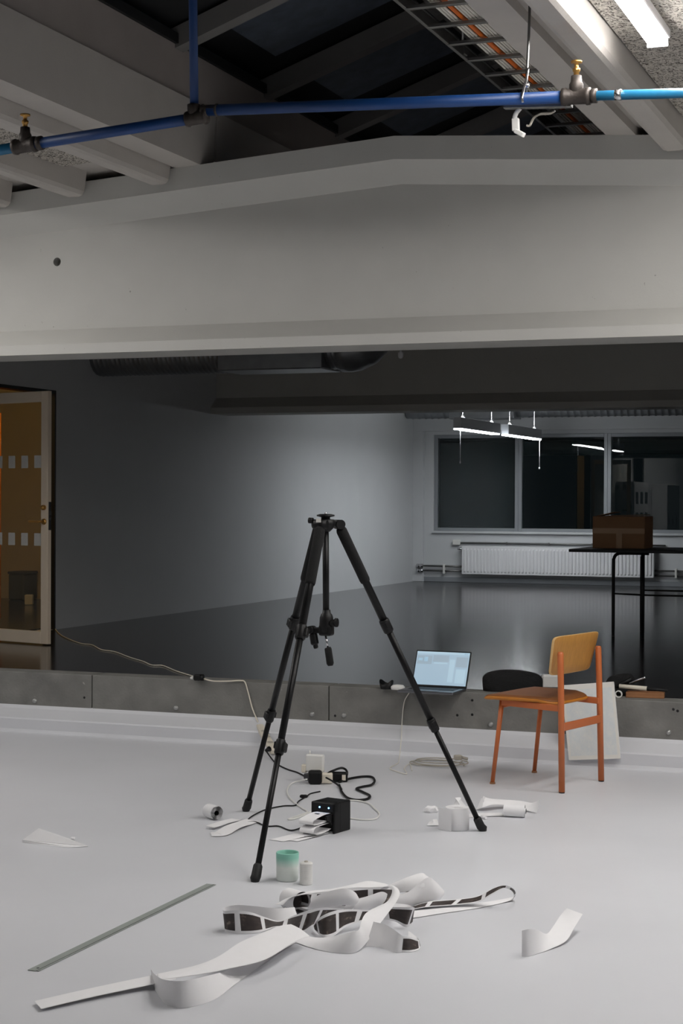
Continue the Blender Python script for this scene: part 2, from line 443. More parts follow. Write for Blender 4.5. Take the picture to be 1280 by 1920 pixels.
# ------------------------------------------------------------------ rooflight
sky = sroot('window_9', (RIDGE, 9, 4.25))
ZE = 4.255; ZR = ZE + 1.27 * .36
for x0, x1 in [(-4.72, -4.60), (-2.06, -1.94)]:
    b = MB(); b.box(((x0 + x1) / 2, (YN + YW) / 2, (3.955 + ZE) / 2), (x1 - x0, YW - YN, ZE - 3.955)); b.build('upstand', 'upstand', sky)
    b = MB(); b.box(((x0 + x1) / 2, (YN + YW) / 2, ZE + .03), (x1 - x0 + .05, YW - YN, .06)); b.build('kerb_frame', 'black_frame', sky)
ys = [9.28 + 1.335 * k for k in range(-10, 11)]
ys = [y for y in ys if YN < y < YW]
e1 = Vector((-4.62, 0, ZE + .03)); e2 = Vector((-2.04, 0, ZE + .03)); rg = Vector((RIDGE, 0, ZR + .03))
b = MB(); b.box((RIDGE, (YN + YW) / 2, ZR + .03), (.10, YW - YN, .14), bev=.004); b.build('ridge_bar', 'rafter', sky)
for e in (e1, e2):
    src = None
    for y in ys:
        if src is None:
            b = MB(); b.bar(e + Vector((0, y, 0)), rg + Vector((0, y, 0)), .11, .12); src = b.build('rafter', 'rafter', sky); y0 = y
        else:
            c = copy_part(src, sky); c.location = src.location + Vector((0, y - y0, 0))
    d = (rg - e); up = Vector((-d.z, 0, d.x)).normalized()
    if up.z < 0: up = -up
    pf = gf = None
    for ya, yb in zip([YN] + ys, ys + [YW]):
        if pf is None or abs((yb - ya) - 1.335) > .01:
            q = []
            for tt, yy in ((0, ya), (1, ya), (1, yb), (0, yb)): q.append(e + d * tt + up * .08 + Vector((0, yy, 0)))
            b = MB(); b.loft([q, [p + up * .02 for p in q]]); fr = b.build('frame', 'black_frame', sky)
            ins = []
            for tt, yy in ((.18, ya + .3), (.86, ya + .3), (.86, yb - .3), (.18, yb - .3)): ins.append(e + d * tt + up * .065 + Vector((0, yy, 0)))
            if yb - ya > .7:
                b = MB(); b.loft([ins, [p + up * .02 for p in ins]]); gl = b.build('pane', 'frost_glass', sky)
                if abs((yb - ya) - 1.335) < .01: pf, gf, yr = fr, gl, ya
        else:
            for s in (pf, gf):
                c = copy_part(s, sky); c.location = s.location + Vector((0, ya - yr, 0))
b = MB()
for y in (YN - .05, YW + .05):
    b.poly([(-4.8, y, 3.5), (-1.8, y, 3.5), (-1.8, y, 4.3), (RIDGE, y, 4.9), (-4.8, y, 4.3)])
struct(b.build('wall_gable', 'upstand'))

# ------------------------------------------------------------------ side room behind the glazed door
sr = sroot('room_side')
b = MB(); b.box((-10.4, 14.0, ZU - .06), (5.1, 6.6, .12)); struct(b.build('floor_side', 'dark_floor'))
for nm, c, s in [('wall_side_back', (-10.4, 17.0, 1.9), (5.1, .1, 3.4)), ('wall_side_left', (-12.6, 14, 1.9), (.1, 6.0, 3.4)), ('wall_side_near', (-10.4, 11.2, 1.9), (5.1, .1, 3.4))]:
    b = MB(); b.box(c, s); struct(b.build(nm, 'warm_wall'))
b = MB(); b.box((-10.4, 14, 3.2), (5.1, 6.6, .1)); struct(b.build('ceiling_side', 'wall_white'))
COL.objects.unlink(sr); bpy.data.objects.remove(sr)

# ------------------------------------------------------------------ glazed door leaf
D0 = G(92, 1210, ZU); D1 = G(0, 1203, ZU); dd = (D1 - D0); dd.z = 0; dd.normalize()
wdt = abs((XL + .02 - D0.x) / dd.x); th = .042; dh = 1.985
nrm = Vector((-dd.y, dd.x, 0));
if nrm.y > 0: nrm = -nrm          # towards the viewer
door = sroot('door_1', D0 + Vector((0, 0, .008)))
R = Matrix((dd, nrm.cross(dd) * 0 + nrm, Vector((0, 0, 1)))).transposed()
def dp(a, z, out=0): return D0 + dd * a + nrm * out + Vector((0, 0, z))
def dbox(nm, a0, a1, z0, z1, m, t=th, out=0, bev=.003, parent=None):
    b = MB(); b.box(dp((a0 + a1) / 2, (z0 + z1) / 2, out), (a1 - a0, t, z1 - z0), R, bev); return b.build(nm, m, parent or door)
st = .075
dbox('stile', 0, st, .008, dh, 'door_paint'); dbox('stile', wdt - st, wdt, .008, dh, 'door_paint')
dbox('rail', st, wdt - st, .008, .105, 'door_paint'); dbox('rail', st, wdt - st, dh - .085, dh, 'door_paint')
pane = dbox('pane', st - .005, wdt - st + .005, .1, dh - .08, 'door_glass', t=.008, bev=0)
for z0 in (1.385, .775):
    for k in range(7):
        a = st + .014 + .146 * k
        if a + .076 < wdt - st: dbox('frosted_square', a, a + .076, z0, z0 + .098, 'decal', t=.001, out=.0052, bev=0, parent=pane)
lk = MB(); lk.lathe([(0, .03), (.016, .028), (.02, .02), (.02, 0)], 14, Matrix.Translation(dp(.036, 1.075, th / 2)) @ nrm.to_track_quat('Z', 'Y').to_matrix().to_4x4()); lk.build('lock_knob', 'brass', door)
hd = MB(); hd.lathe([(.0, .012), (.022, .011), (.024, 0)], 16, Matrix.Translation(dp(.036, .965, th / 2)) @ nrm.to_track_quat('Z', 'Y').to_matrix().to_4x4())
hd.tube(spline([dp(.036, .965, th / 2), dp(.036, .965, th / 2 + .045), dp(.055, .965, th / 2 + .055), dp(.15, .965, th / 2 + .055)], 5), .0095, 10); hd.build('handle', 'brass', door)
hp = MB()
hp.box(dp(-.004, 1.01, 0), (.006, .024, .22), R, .001); hp.box(dp(-.012, 1.03, 0), (.016, .014, .03), R, .002); hp.box(dp(-.010, .985, 0), (.014, .014, .02), R, .002); hp.build('latch_plate', 'grey_metal', door)
# door frame in the wall opening
b = MB()
for (y0, y1, z0, z1) in [(DY0 - .0, DY0 + .03, ZU, DZ), (DY1 - .022, DY1, ZU, DZ), (DY0 + .03, DY1 - .022, DZ - .03, DZ)]:
    b.box((XL - .05, (y0 + y1) / 2, (z0 + z1) / 2), (.12, y1 - y0, z1 - z0), bev=.003)
struct(b.build('trim_4', 'dark_slate'))

# ================================================================== LAMPS
def batten(x, y0, y1, label, name='strip_light', grp='ceiling strip lights'):
    z = slab(x) - .034
    t = thing(name, label, 'light', (x, (y0 + y1) / 2, z), grp)
    b = MB(); b.box((x, (y0 + y1) / 2, z - .02), (.11, y1 - y0, .04), bev=.004); b.build('housing', 'white_enamel', t)
    b = MB(); hw = .042
    pf = [(-hw, 0), (-hw, -.018), (-hw * .6, -.032), (hw * .6, -.032), (hw, -.018), (hw, 0)]
    b.loft([[(x + dx, y, z - .04 + dz) for dx, dz in pf] for y in (y0 + .012, y1 - .012)]); d_ = b.build('diffuser', ['tube_glow', 'tube_side'], t)
    for f in d_.data.polygons:
        if f.normal.z > -.3: f.material_index = 1
    for y in (y0 + .006, y1 - .006):
        b = MB(); b.box((x, y, z - .055), (.092, .012, .04), bev=.003); b.build('end_cap', 'white_enamel', t)
    return t
batten(-1.37, 5.88, 7.42, 'glowing white strip light beside the thick rib above the blue pipe')
for (x, y0) in [(-5.73, 5.5), (-6.29, 7.2), (-5.73, 3.0), (-.75, 7.3), (.45, 7.3), (-.75, 4.5), (.45, 4.5), (1.65, 6.9)]:
    batten(x, y0, y0 + 1.54, 'white strip light on the ceiling of the lower room', 'strip_light_offscreen')

def pendant(x, y0, y1, zb, label, cordside):
    t = thing('pendant_light', label, 'light', (x, (y0 + y1) / 2, zb), 'linear pendants in the far bay')
    b = MB(); b.box((x, (y0 + y1) / 2, zb + .068), (.10, y1 - y0, .126), bev=.004); b.build('housing', 'lamp_grey', t)
    b = MB(); b.box((x, (y0 + y1) / 2, zb - .001), (.085, y1 - y0 - .02, .016), bev=.002); b.build('diffuser', 'pendant_glow', t)
    b = MB(); b.box((x, (y0 + y1) / 2, zb + .1293), (.06, y1 - y0 - .1, .005)); b.build('uplight_strip', 'uplight_glow', t)
    for y in (y0 + .22, y1 - .22):
        b = MB(); b.lathe([(0, .04), (.008, .04), (.022, .01), (.028, 0), (0, 0)], 12, Matrix.Translation((x, y, zb + .131))); b.tube([(x, y, zb + .165), (x, y, slab(x))], .0035, 6); b.build('suspension_wire', 'white_enamel', t)
    y = y0 + .03 if cordside < 0 else y1 - .05
    b = MB(); b.tube([(x + .03, y, zb + .01), (x + .03, y, zb - .37)], .003, 6); b.lathe([(0, -.025), (.008, -.02), (.008, 0), (0, .004)], 8, Matrix.Translation((x + .03, y, zb - .37))); b.build('pull_cord', 'white_enamel', t)
    return t
pendant(-5.66, 18.5, 20.14, 2.335, 'long grey pendant lamp whose pull cord hangs over the first window', -1)
pendant(-5.61, 20.34, 22.0, 2.335, 'long grey pendant lamp closer to the radiator wall, cord at its far end', 1)

# warm lamp in the side room
t = thing('hanging_lamp_offscreen', 'warm orange lamp glowing in the room behind the glass door', 'lamp', (-8.9, 12.9, 2.53))
b = MB(); b.lathe([(.02, .0), (.13, -.02), (.15, -.12), (.13, -.2), (.02, -.22)], 20, Matrix.Translation((-8.9, 12.9, 2.75))); b.build('shade', 'warm_glow', t)
b = MB(); b.tube([(-8.9, 12.9, 2.75), (-8.9, 12.9, 3.15)], .006, 6); b.build('cable', 'black_plastic', t)

# ================================================================== DUCTS
def spiral(b, a, c, r, pitch, ridge, n=20):
    a = Vector(a); c = Vector(c); L_ = (c - a).length; k = max(2, int(L_ / pitch)); pts = []; rs = []
    for i in range(k):
        for f, rr in ((0, r), (.62, r), (.72, r + ridge), (.9, r + ridge)):
            pts.append(a + (c - a) * ((i + f) / k)); rs.append(rr)
    pts.append(c); rs.append(r)
    b.tube(pts, rs, n)
yD = 13.85; zD = 2.86; rD = .21
t = thing('ventilation_duct', 'dark spiral ventilation duct with a box silencer behind the near girder', 'duct', (-6.2, yD, zD))
b = MB(); spiral(b, (XL, yD, zD), (-6.36, yD, zD), rD, .045, .006); b.build('spiral_pipe', 'duct_light', t)
b = MB(); b.box((-5.87, yD, zD + .02), (.98, .5, .46), bev=.01); b.build('silencer', 'duct_light', t)
b = MB(); spiral(b, (-5.38, yD, zD), (-5.26, yD, zD), rD * .95, .035, .006); b.build('flexible_pipe', 'duct_light', t)
b = MB(); b.tube([(-5.27, yD, zD), (-5.2, yD, zD), (-5.17, yD, zD + .004), (-5.10, yD, zD + .03), (-5.04, yD, zD + .09), (-5.01, yD, zD + .18), (-5.0, yD, zD + .3), (-5.0, yD, 3.58)], .23, 22); b.build('elbow', 'duct_light', t)
t2 = thing('smoke_sensor', 'tiny white sensor knob beside the dark duct elbow', 'sensor', PY(751, 665, yD))
p = PY(751, 666, yD); b = MB(); b.lathe([(0, -.03), (.016, -.026), (.024, -.01), (.024, .02), (.01, .03), (.006, .05)], 14, Matrix.Translation(p)); b.build('head', 'white_enamel', t2)
b = MB(); b.tube([p + Vector((0, 0, .04)), (p.x, p.y, slab(p.x) if p.x < EL0 else 4.2)], .006, 6); b.build('stem', 'white_enamel', t2)
yE = 22.62; zE = 2.79
t = thing('ventilation_duct', 'pale galvanised duct running above the far windows', 'duct', (-5, yE, zE))
b = MB(); spiral(b, (XL + .02, yE, zE), (-6.98, yE, zE), .13, .09, .006, 16); b.build('spiral_pipe', 'duct_light', t)
b = MB(); b.box((-6.52, yE, zE + .03), (.92, .38, .36), bev=.008); b.build('silencer', 'duct_light', t)
b = MB(); spiral(b, (-6.06, yE, zE), (XR - .1, yE, zE), .13, .09, .006, 16); b.build('spiral_pipe', 'duct_light', t)

# ================================================================== RADIATOR WALL
rx0, rx1, rz0, rz1 = -6.92, -4.235, .495, .88
t = thing('radiator', 'long white ribbed panel radiator under the far windows', 'radiator', ((rx0 + rx1) / 2, YW - .08, rz0))
b = MB(); b.box(((rx0 + rx1) / 2, YW - .105, (rz0 + rz1) / 2), (rx1 - rx0, .06, rz1 - rz0), bev=.008, seg=2); b.build('body', 'white_enamel', t)
n = 54; src = None; stp = (rx1 - rx0 - .04) / n
for k in range(n):
    x = rx0 + .02 + stp * (k + .5)
    if src is None:
        hw = stp * .31
        b = MB(); ring = lambda z, s_: [(x - hw, YW - .133, z), (x - hw * .6, YW - .133 - .014 * s_, z), (x + hw * .6, YW - .133 - .014 * s_, z), (x + hw, YW - .133, z)]
        b.loft([ring(rz0 + .02, .05), ring(rz0 + .045, 1), ring(rz1 - .045, 1), ring(rz1 - .02, .05)], closed=False, caps=False); src = b.build('rib', 'white_enamel', t); xs0 = x
    else:
        c = copy_part(src, t); c.location = src.location + Vector((x - xs0, 0, 0))
b = MB(); b.box(((rx0 + rx1) / 2, YW - .09, rz1 + .004), (rx1 - rx0, .09, .012), bev=.003); b.build('top_grille', 'white_enamel', t)
b = MB(); b.lathe([(0, .06), (.018, .058), (.02, .01), (.012, 0), (.012, -.03)], 12, Matrix.Translation((rx0 - .01, YW - .1, rz1 - .03)) @ Matrix.Rotation(-math.pi / 2, 4, 'Y')); b.build('valve', 'chrome', t)
for x in (rx0 + .3, rx1 - .3):
    b = MB(); b.box((x, YW - .045, .7), (.04, .07, .3), bev=.003); b.build('bracket', 'white_enamel', t)
t = thing('heating_pipes', 'pair of thin heating pipes clipped low along the far wall', 'pipe', (-7.2, YW - .05, .55))
for z in (.535, .60):
    b = MB(); b.tube([(XL + .16, YW - .055, z), (rx0 + .03, YW - .055, z)], .014, 8); b.build('pipe', 'galv', t)
    b = MB(); b.tube([(rx1 - .03, YW - .055, z - .01), (XR - .1, YW - .055, z - .01)], .014, 8); b.build('pipe', 'galv', t)
    b = MB(); b.lathe([(0, -.05), (.028, -.045), (.03, -.01), (.022, 0), (.03, .01), (.028, .045), (0, .05)], 12, Matrix.Translation((XL + .12, YW - .11, z)) @ Matrix.Rotation(math.pi / 2, 4, 'Y')); b.build('fitting', 'chrome', t)
for x in (-7.2, -3.95):
    b = MB(); b.box((x, YW - .05, .56), (.03, .06, .13), bev=.004); b.build('clip', 'white_plastic', t)
t = thing('wall_conduit', 'thin grey conduit from a white junction box above the radiator', 'conduit', (-6.0, YW - .03, .97))
pb = PY(857, 1017, YW)
b = MB(); b.box((pb.x, YW - .03, pb.z), (.11, .06, .075), bev=.008); b.build('junction_box', 'white_plastic', t)
b = MB(); b.tube([(pb.x + .05, YW - .02, pb.z - .005), (-4.1, YW - .02, pb.z - .005)], .012, 8); b.build('conduit', 'galv', t)
for x in (-6.3, -5.7, -5.1):
    b = MB(); b.box((x, YW - .02, pb.z - .005), (.02, .035, .035), bev=.003); b.build('clip', 'galv', t)
# dark post standing outside the window
# ================================================================== TABLE + BOX
TT = 1.118
t = thing('work_table', 'black work table with bent tube legs on the dark floor', 'table', (-2.4, 14.6, ZU))
TX0, TX1, TY0, TY1 = -3.33, -1.5, 14.1, 15.1
b = MB(); b.box(((TX0 + TX1) / 2, (TY0 + TY1) / 2, TT - .0125), (TX1 - TX0, TY1 - TY0, .025), bev=.003); b.build('table_top', 'dark_slate', t)
l1 = Vector((-3.0, 14.35, 0)); l2 = Vector((-2.72, 14.2, 0))
def legpath(p, sgn): return spline([(p.x, p.y, ZU + .0), (p.x, p.y, TT - .15), (p.x + .004 * sgn, p.y, TT - .08), (p.x + .03 * sgn, p.y, TT - .045), (p.x + .09 * sgn, p.y, TT - .036), (p.x + .3 * sgn, p.y, TT - .036)], 5)
for p, sg in ((l1, 1), (l2, 1), (Vector((-1.75, 14.2, 0)), -1), (Vector((-1.9, 14.95, 0)), -1), (Vector((-2.885, 15.0, 0)), 1)):
    if p is l2: pts = [(p.x, p.y, ZU), (p.x, p.y, TT - .02)]
    else: pts = legpath(p, sg)
    b = MB(); b.tube(pts, .014, 10); b.build('leg', 'black_alu', t)
zs = .74
for a, c in [(l1, l2), (l2, Vector((-1.75, 14.2, 0))), (Vector((-2.885, 15.0, 0)), Vector((-1.9, 14.95, 0)))]:
    b = MB(); b.tube([(a.x, a.y, zs), (c.x, c.y, zs)], .008, 8); b.build('stretcher', 'black_alu', t)
t = thing('cardboard_box', 'brown cardboard box taped shut on the black work table', 'box', (-2.99, 14.68, TT))
bx0, bx1, by0, by1, bz1 = -3.215, -2.765, 14.5, 14.88, TT + .275
b = MB(); b.box(((bx0 + bx1) / 2, (by0 + by1) / 2, (TT + bz1) / 2), (bx1 - bx0, by1 - by0, bz1 - TT), bev=.004); b.build('body', 'cardboard', t)
b = MB(); b.box(((bx0 + bx1) / 2, by0 - .0008, TT + .15), (bx1 - bx0, .001, .045)); b.build('tape', 'tape', t)
b = MB(); b.box(((bx0 + bx1) / 2 + .005, by0 - .0012, TT + .066), (.05, .001, .13)); b.build('tape', 'tape', t)
b = MB(); b.bar((bx0 + .02, by0 + .2, bz1 + .0), (bx0 + .17, by0 + .2, bz1 + .035), .3, .005); b.build('flap', 'cardboard', t)
b = MB(); b.bar((bx0 + .12, by0 + .2, bz1 + .004), (bx1 - .02, by0 + .2, bz1 + .012), .3, .005); b.build('flap', 'cardboard', t)

# ================================================================== AIR PIPE
YP = 6.93
t = thing('air_pipe', 'blue compressed air pipe hung below the rooflight', 'pipe', (-3.33, YP, 3.24))
tee = Vector((-3.345, YP, 3.232))
le = PY(-120, 303, YP); va = PY(47, 273, YP)
ld = (va - tee).normalized()
b = MB(); b.tube([tee - ld * .02, va + ld * -.03], .025, 14); b.build('pipe', 'blue_paint', t)
b = MB(); b.tube([va + ld * .03, le], .025, 14); b.build('pipe', 'teal_paint', t)
ra = PY(390, 207, YP); rv = PY(1080, 181, YP); re = PY(1300, 174, YP); rd = (rv - ra).normalized()
re = rv + (re - rv) * 3
b = MB(); b.tube([ra, rv - rd * .04], .025, 14); b.build('pipe', 'blue_paint', t)
b = MB(); b.tube([rv + rd * .04, re], .020, 14); b.build('pipe', 'teal_paint', t)
b = MB(); b.tube([tee + Vector((-.012, 0, .02)), tee + Vector((-.035, 0, 1.35))], .020, 14); b.build('pipe', 'blue_paint', t)
def toq(d): return Vector(d).to_track_quat('Z', 'Y').to_matrix().to_4x4()
b = MB(); fit = [(.0, -.05), (.034, -.05), (.036, -.04), (.031, -.034), (.031, .034), (.036, .04), (.034, .05), (0, .05)]
b.lathe(fit, 16, Matrix.Translation(tee) @ toq(ld)); b.lathe([(0, -.0), (.027, .0), (.03, .05), (.024, .052), (0, .052)], 14, Matrix.Translation(tee + Vector((-.014, 0, .01))))
b.build('tee_fitting', 'brown_metal', t)
b = MB(); b.lathe(fit, 16, Matrix.Translation(ra + Vector((.01, 0, 0))) @ Matrix.Scale(.8, 4) @ toq(rd)); b.tube([tee + Vector((.03, 0, .015)), ra + Vector((-.01, 0, 0))], .026, 12); b.build('elbow_fitting', 'brown_metal', t)
for q, dr in ((va, ld), (rv, rd)):
    b = MB(); b.lathe([(.0, -.06), (.036, -.06), (.038, -.045), (.033, -.04), (.033, .04), (.038, .045), (.036, .06), (0, .06)], 16, Matrix.Translation(q) @ toq(dr))
    b.lathe([(0, 0), (.03, .0), (.03, .05), (.024, .06), (.022, .085), (0, .085)], 14, Matrix.Translation(q)); b.build('valve_body', 'brown_metal', t)
    b = MB(); b.lathe([(0, .08), (.012, .08), (.012, .1), (.016, .104), (.016, .115), (.009, .12), (.009, .135), (.024, .138), (.024, .146), (0, .148)], 12, Matrix.Translation(q)); b.build('valve_stem', 'brass', t)
b = MB(); q = rv + rd * .075; b.lathe([(.0, -.012), (.03, -.012), (.03, .012), (0, .012)], 14, Matrix.Translation(q) @ toq(rd)); b.build('collar', 'brown_metal', t)
b = MB(); q = va - ld * .08; b.lathe([(.0, -.012), (.033, -.012), (.033, .012), (0, .012)], 14, Matrix.Translation(q) @ toq(ld)); b.build('collar', 'brown_metal', t)
q = PY(1159, 178, YP); b = MB(); b.lathe([(.0, -.014), (.0225, -.014), (.0225, .014), (0, .014)], 14, Matrix.Translation(q) @ toq(rd)); b.build('ring_clamp', 'chrome', t)

# ================================================================== CABLE LADDER
ZL = 3.85; LX0, LX1 = -2.61, -2.2
t = thing('cable_ladder', 'grey steel cable ladder running along the rooflight', 'cable tray', ((LX0 + LX1) / 2, 7, ZL))
for x in (LX0, LX1):
    b = MB(); b.box((x, 7.6, ZL + .025), (.02, 9.2, .06), bev=.002); b.build('rail', 'galv', t)
src = None
for k in range(-7, 13):
    y = 7.667 + .337 * k
    if src is None: b = MB(); b.box(((LX0 + LX1) / 2, y, ZL), (LX1 - LX0, .03, .018), bev=.002); src = b.build('rung', 'galv', t); yr = y
    else: c = copy_part(src, t); c.location = src.location + Vector((0, y - yr, 0))
for y in (5.0, 8.6, 11.4):
    b = MB(); b.tube([(LX0, y, ZL + .05), (LX0, y, 4.34 + .25)], .006, 6); b.build('hanger_rod', 'galv', t)
    b = MB(); b.box((LX0, y, ZL + .03), (.04, .04, .05), bev=.003); b.build('hanger_clip', 'galv', t)
def cable(name, pts, r, m, label, grp=None, n=6, sub=8):
    P = spline(pts, sub); b = MB(); b.tube(P, r, n); o = b.build(name, m, loc=P[0]); return tag(o, label, 'cable', grp)
zc = ZL + .024
def wob(x, dx, z): return [(x + random.uniform(-dx, dx), 3.2 + .75 * k, z + random.uniform(0, .003)) for k in range(12)]
cable('orange_cable', wob(-2.43, .002, zc + .004), .0125, 'orange_cable', 'thick orange cable lying in the steel cable ladder')
for k, x in enumerate((-2.492, -2.474, -2.456, -2.402, -2.385, -2.368, -2.351, -2.334, -2.317)):
    cable('white_cable', wob(x, .001, zc + .0), .0068, 'white_cable', 'white cable among the bundle lying in the steel cable ladder', 'white cables in the cable ladder')
for k, x in enumerate((-2.56, -2.295, -2.275, -2.255)):
    cable('black_cable', wob(x, .002, zc), .006, 'black_plastic', 'black cable along the side of the steel cable ladder', 'black cables in the cable ladder')
# channel bracket, hanger rod and hooked conduit by the blue pipe
c0 = PY(945, 200, YP + .06); c1 = PY(1072, 197, YP + .06)
t = thing('strut_channel', 'slotted steel channel bracket carrying the blue pipe', 'bracket', (c0 + c1) / 2)
b = MB(); b.bar(c0, c1, .035, .02, .002); b.build('channel', 'galv', t)
h1 = PY(985, 189, YP + .06); h0 = PY(991, 70, YP + .06)
b = MB(); b.tube([h1 + Vector((0, 0, -.02)), PY(988, 130, YP + .06), h0, (h0.x + .003, h0.y, slab(h0.x) - .032 if h0.x > ER1 else ztop(h0.x))], .006, 8); b.build('threaded_rod', 'galv', t)
b = MB(); b.tube(spline([PY(990, 128, YP + .05), PY(986, 150, YP + .03), PY(979, 178, YP - .032), PY(980, 192, YP - .03)], 5), .006, 8); b.build('pipe_hook', 'chrome', t)
b = MB(); b.lathe([(.006, -.012), (.013, -.012), (.013, .012), (.006, .012)], 6, Matrix.Translation(PY(987, 160, YP + .06))); b.build('nut', 'chrome', t)
t = thing('hooked_conduit', 'short pale bent conduit hanging under the strut channel', 'conduit', PY(970, 230, YP + .06))
b = MB(); b.tube(spline([PY(975, 203, YP + .06), PY(967, 213, YP + .06), PY(964, 226, YP + .06), PY(966, 240, YP + .06)], 5), .010, 8); b.build('bend', 'white_plastic', t)
b = MB(); b.bar(PY(966, 222, YP + .06), PY(967, 246, YP + .06), .022, .03, .003); b.bar(PY(966, 245, YP + .06), PY(982, 254, YP + .05), .022, .02, .003); b.build('trunking', 'white_plastic', t)
cable('loose_wire', [PY(987, 235, YP + .1), PY(993, 235, YP + .1), PY(1000, 222, YP + .1), PY(1012, 214, YP + .08), PY(1030, 213, YP + .07), PY(1040, 208, YP + .062)], .005, 'grey_cable', 'loose grey wire curling below the strut channel')

# ================================================================== TRIPOD
FA, FB, FC = G(478, 1653), G(461, 1521), G(905, 1558)
AX = Vector((-2.757, 7.035, 1.425))
t = thing('camera_tripod', 'black aluminium camera tripod with its head hung upside down', 'tripod', (AX.x, AX.y, 0))
b = MB(); b.lathe([(0, .034), (.026, .034), (.04, .03), (.04, .024), (.02, .02), (.02, .012), (.036, .008), (.04, -.01), (.034, -.03), (.018, -.045), (0, -.045)], 24, Matrix.Translation(AX)); hub = b.build('hub', 'black_plastic', t)
b = MB(); b.tube([AX + Vector((0, 0, .03)), AX + Vector((0, 0, .042))], .005, 8); b.build('thread_screw', 'chrome', hub)
kd = (PY(583, 974, AX.y) - AX); kd.z = 0; kd.normalize()
b = MB(); b.tube([AX + kd * .03 + Vector((0, 0, .002)), AX + kd * .066 + Vector((0, 0, .004))], .007, 10); b.tube([AX + kd * .06 + Vector((0, 0, .004)), AX + kd * .08 + Vector((0, 0, .005))], .013, 12); b.build('locking_knob', 'black_plastic', hub)
for F in (FA, FB, FC):
    o2 = F - AX; o2.z = 0; o2.normalize()
    T = AX + o2 * .062 + Vector((0, 0, -.012)); d = F - T; L_ = d.length; dn = d.normalized()
    P = lambda k: T + d * k
    b = MB(); b.bar(AX + o2 * .02 + Vector((0, 0, -.004)), T + o2 * .012 + Vector((0, 0, -.004)), .042, .032, .006)
    sdv = dn.cross(Vector((0, 0, 1))).normalized(); b.tube([T - sdv * .03, T + sdv * .03], .021, 14); b.build('leg_joint', 'black_plastic', t)
    lg = MB(); lg.tube([P(0), P(.33)], .0175, 14); leg = lg.build('leg', 'black_alu', t)
    b = MB(); b.tube([P(.012), P(.02), P(.175), P(.182)], [.02, .0245, .0235, .021], 14); b.build('foam_grip', 'foam', leg)
    b = MB(); b.tube([P(.31), P(.655)], .0150, 12); b.build('leg_section', 'black_alu', leg)
    b = MB(); b.tube([P(.64), P(.975)], .0125, 12); b.build('leg_section', 'black_alu', leg)
    for k, r_ in ((.325, .0235), (.648, .0205)):
        ax = Matrix((sdv, sdv.cross(dn), dn)).transposed()
        b = MB(); b.tube([P(k - .022), P(k - .018), P(k + .014), P(k + .018)], [r_ * .9, r_, r_, r_ * .85], 12)
        b.box(P(k - .002) - sdv * r_ * 1.05, (.016, .03, .04), ax, .004); b.box(P(k - .006) + sdv * r_ * .95, (.012, .022, .03), ax, .003); b.build('leg_clamp', 'black_plastic', leg)
    b = MB(); b.tube([P(.955), P(.96), P(.985), P(1.0) + Vector((0, 0, .012)), F + Vector((0, 0, .0))], [.015, .019, .0205, .0205, .017], 12); b.build('rubber_foot', 'black_rubber', leg)
zc_ = 1.0
b = MB(); b.tube([AX + Vector((0, 0, -.03)), (AX.x + .004, AX.y, zc_)], .0145, 14); b.build('centre_column', 'black_alu', t)
HX = AX.x + .006
b = MB(); b.lathe([(0, .035), (.017, .035), (.019, .02), (.024, .016), (.03, 0), (.032, -.03), (.03, -.06), (.024, -.072), (0, -.074)], 20, Matrix.Translation((HX, AX.y, zc_ + .0)))
b.box((HX, AX.y, .945), (.06, .055, .05), bev=.01, seg=2); head = b.build('pan_head', 'black_plastic', t)
b = MB(); b.tube([(HX + .02, AX.y - .01, .975), (HX + .05, AX.y - .01, .98)], .016, 12); b.tube([(HX + .045, AX.y - .01, .98), (HX + .056, AX.y - .01, .98)], .02, 12); b.build('tension_knob', 'black_plastic', head)
b = MB(); b.bar((HX - .02, AX.y - .005, .945), (HX - .075, AX.y - .005, .94), .03, .026, .006); b.tube([(HX - .07, AX.y - .035, .945), (HX - .07, AX.y + .02, .945)], .017, 14); b.bar((HX - .062, AX.y - .005, .93), (HX - .052, AX.y - .005, .878), .034, .03, .006); b.bar((HX - .052, AX.y - .005, .88), (HX - .046, AX.y - .005, .862), .02, .018, .004); b.build('tilt_plate', 'black_plastic', head)
b = MB(); b.tube([(HX + .0, AX.y - .012, .925), (HX + .016, AX.y - .02, .865)], .0045, 8); hrod = b.build('pan_handle', 'chrome', head)
b = MB(); b.tube([(HX + .014, AX.y - .02, .87), (HX + .016, AX.y - .02, .864), (HX + .028, AX.y - .024, .80), (HX + .029, AX.y - .024, .79)], [.013, .016, .0165, .011], 12); b.build('handle_grip', 'foam', t)
lb = MB(); ll = PY(597, 976, AX.y - .09); lb.box(ll, (.022, .002, .016), vrot(YAW)); lb.build('badge', 'decal', hub)

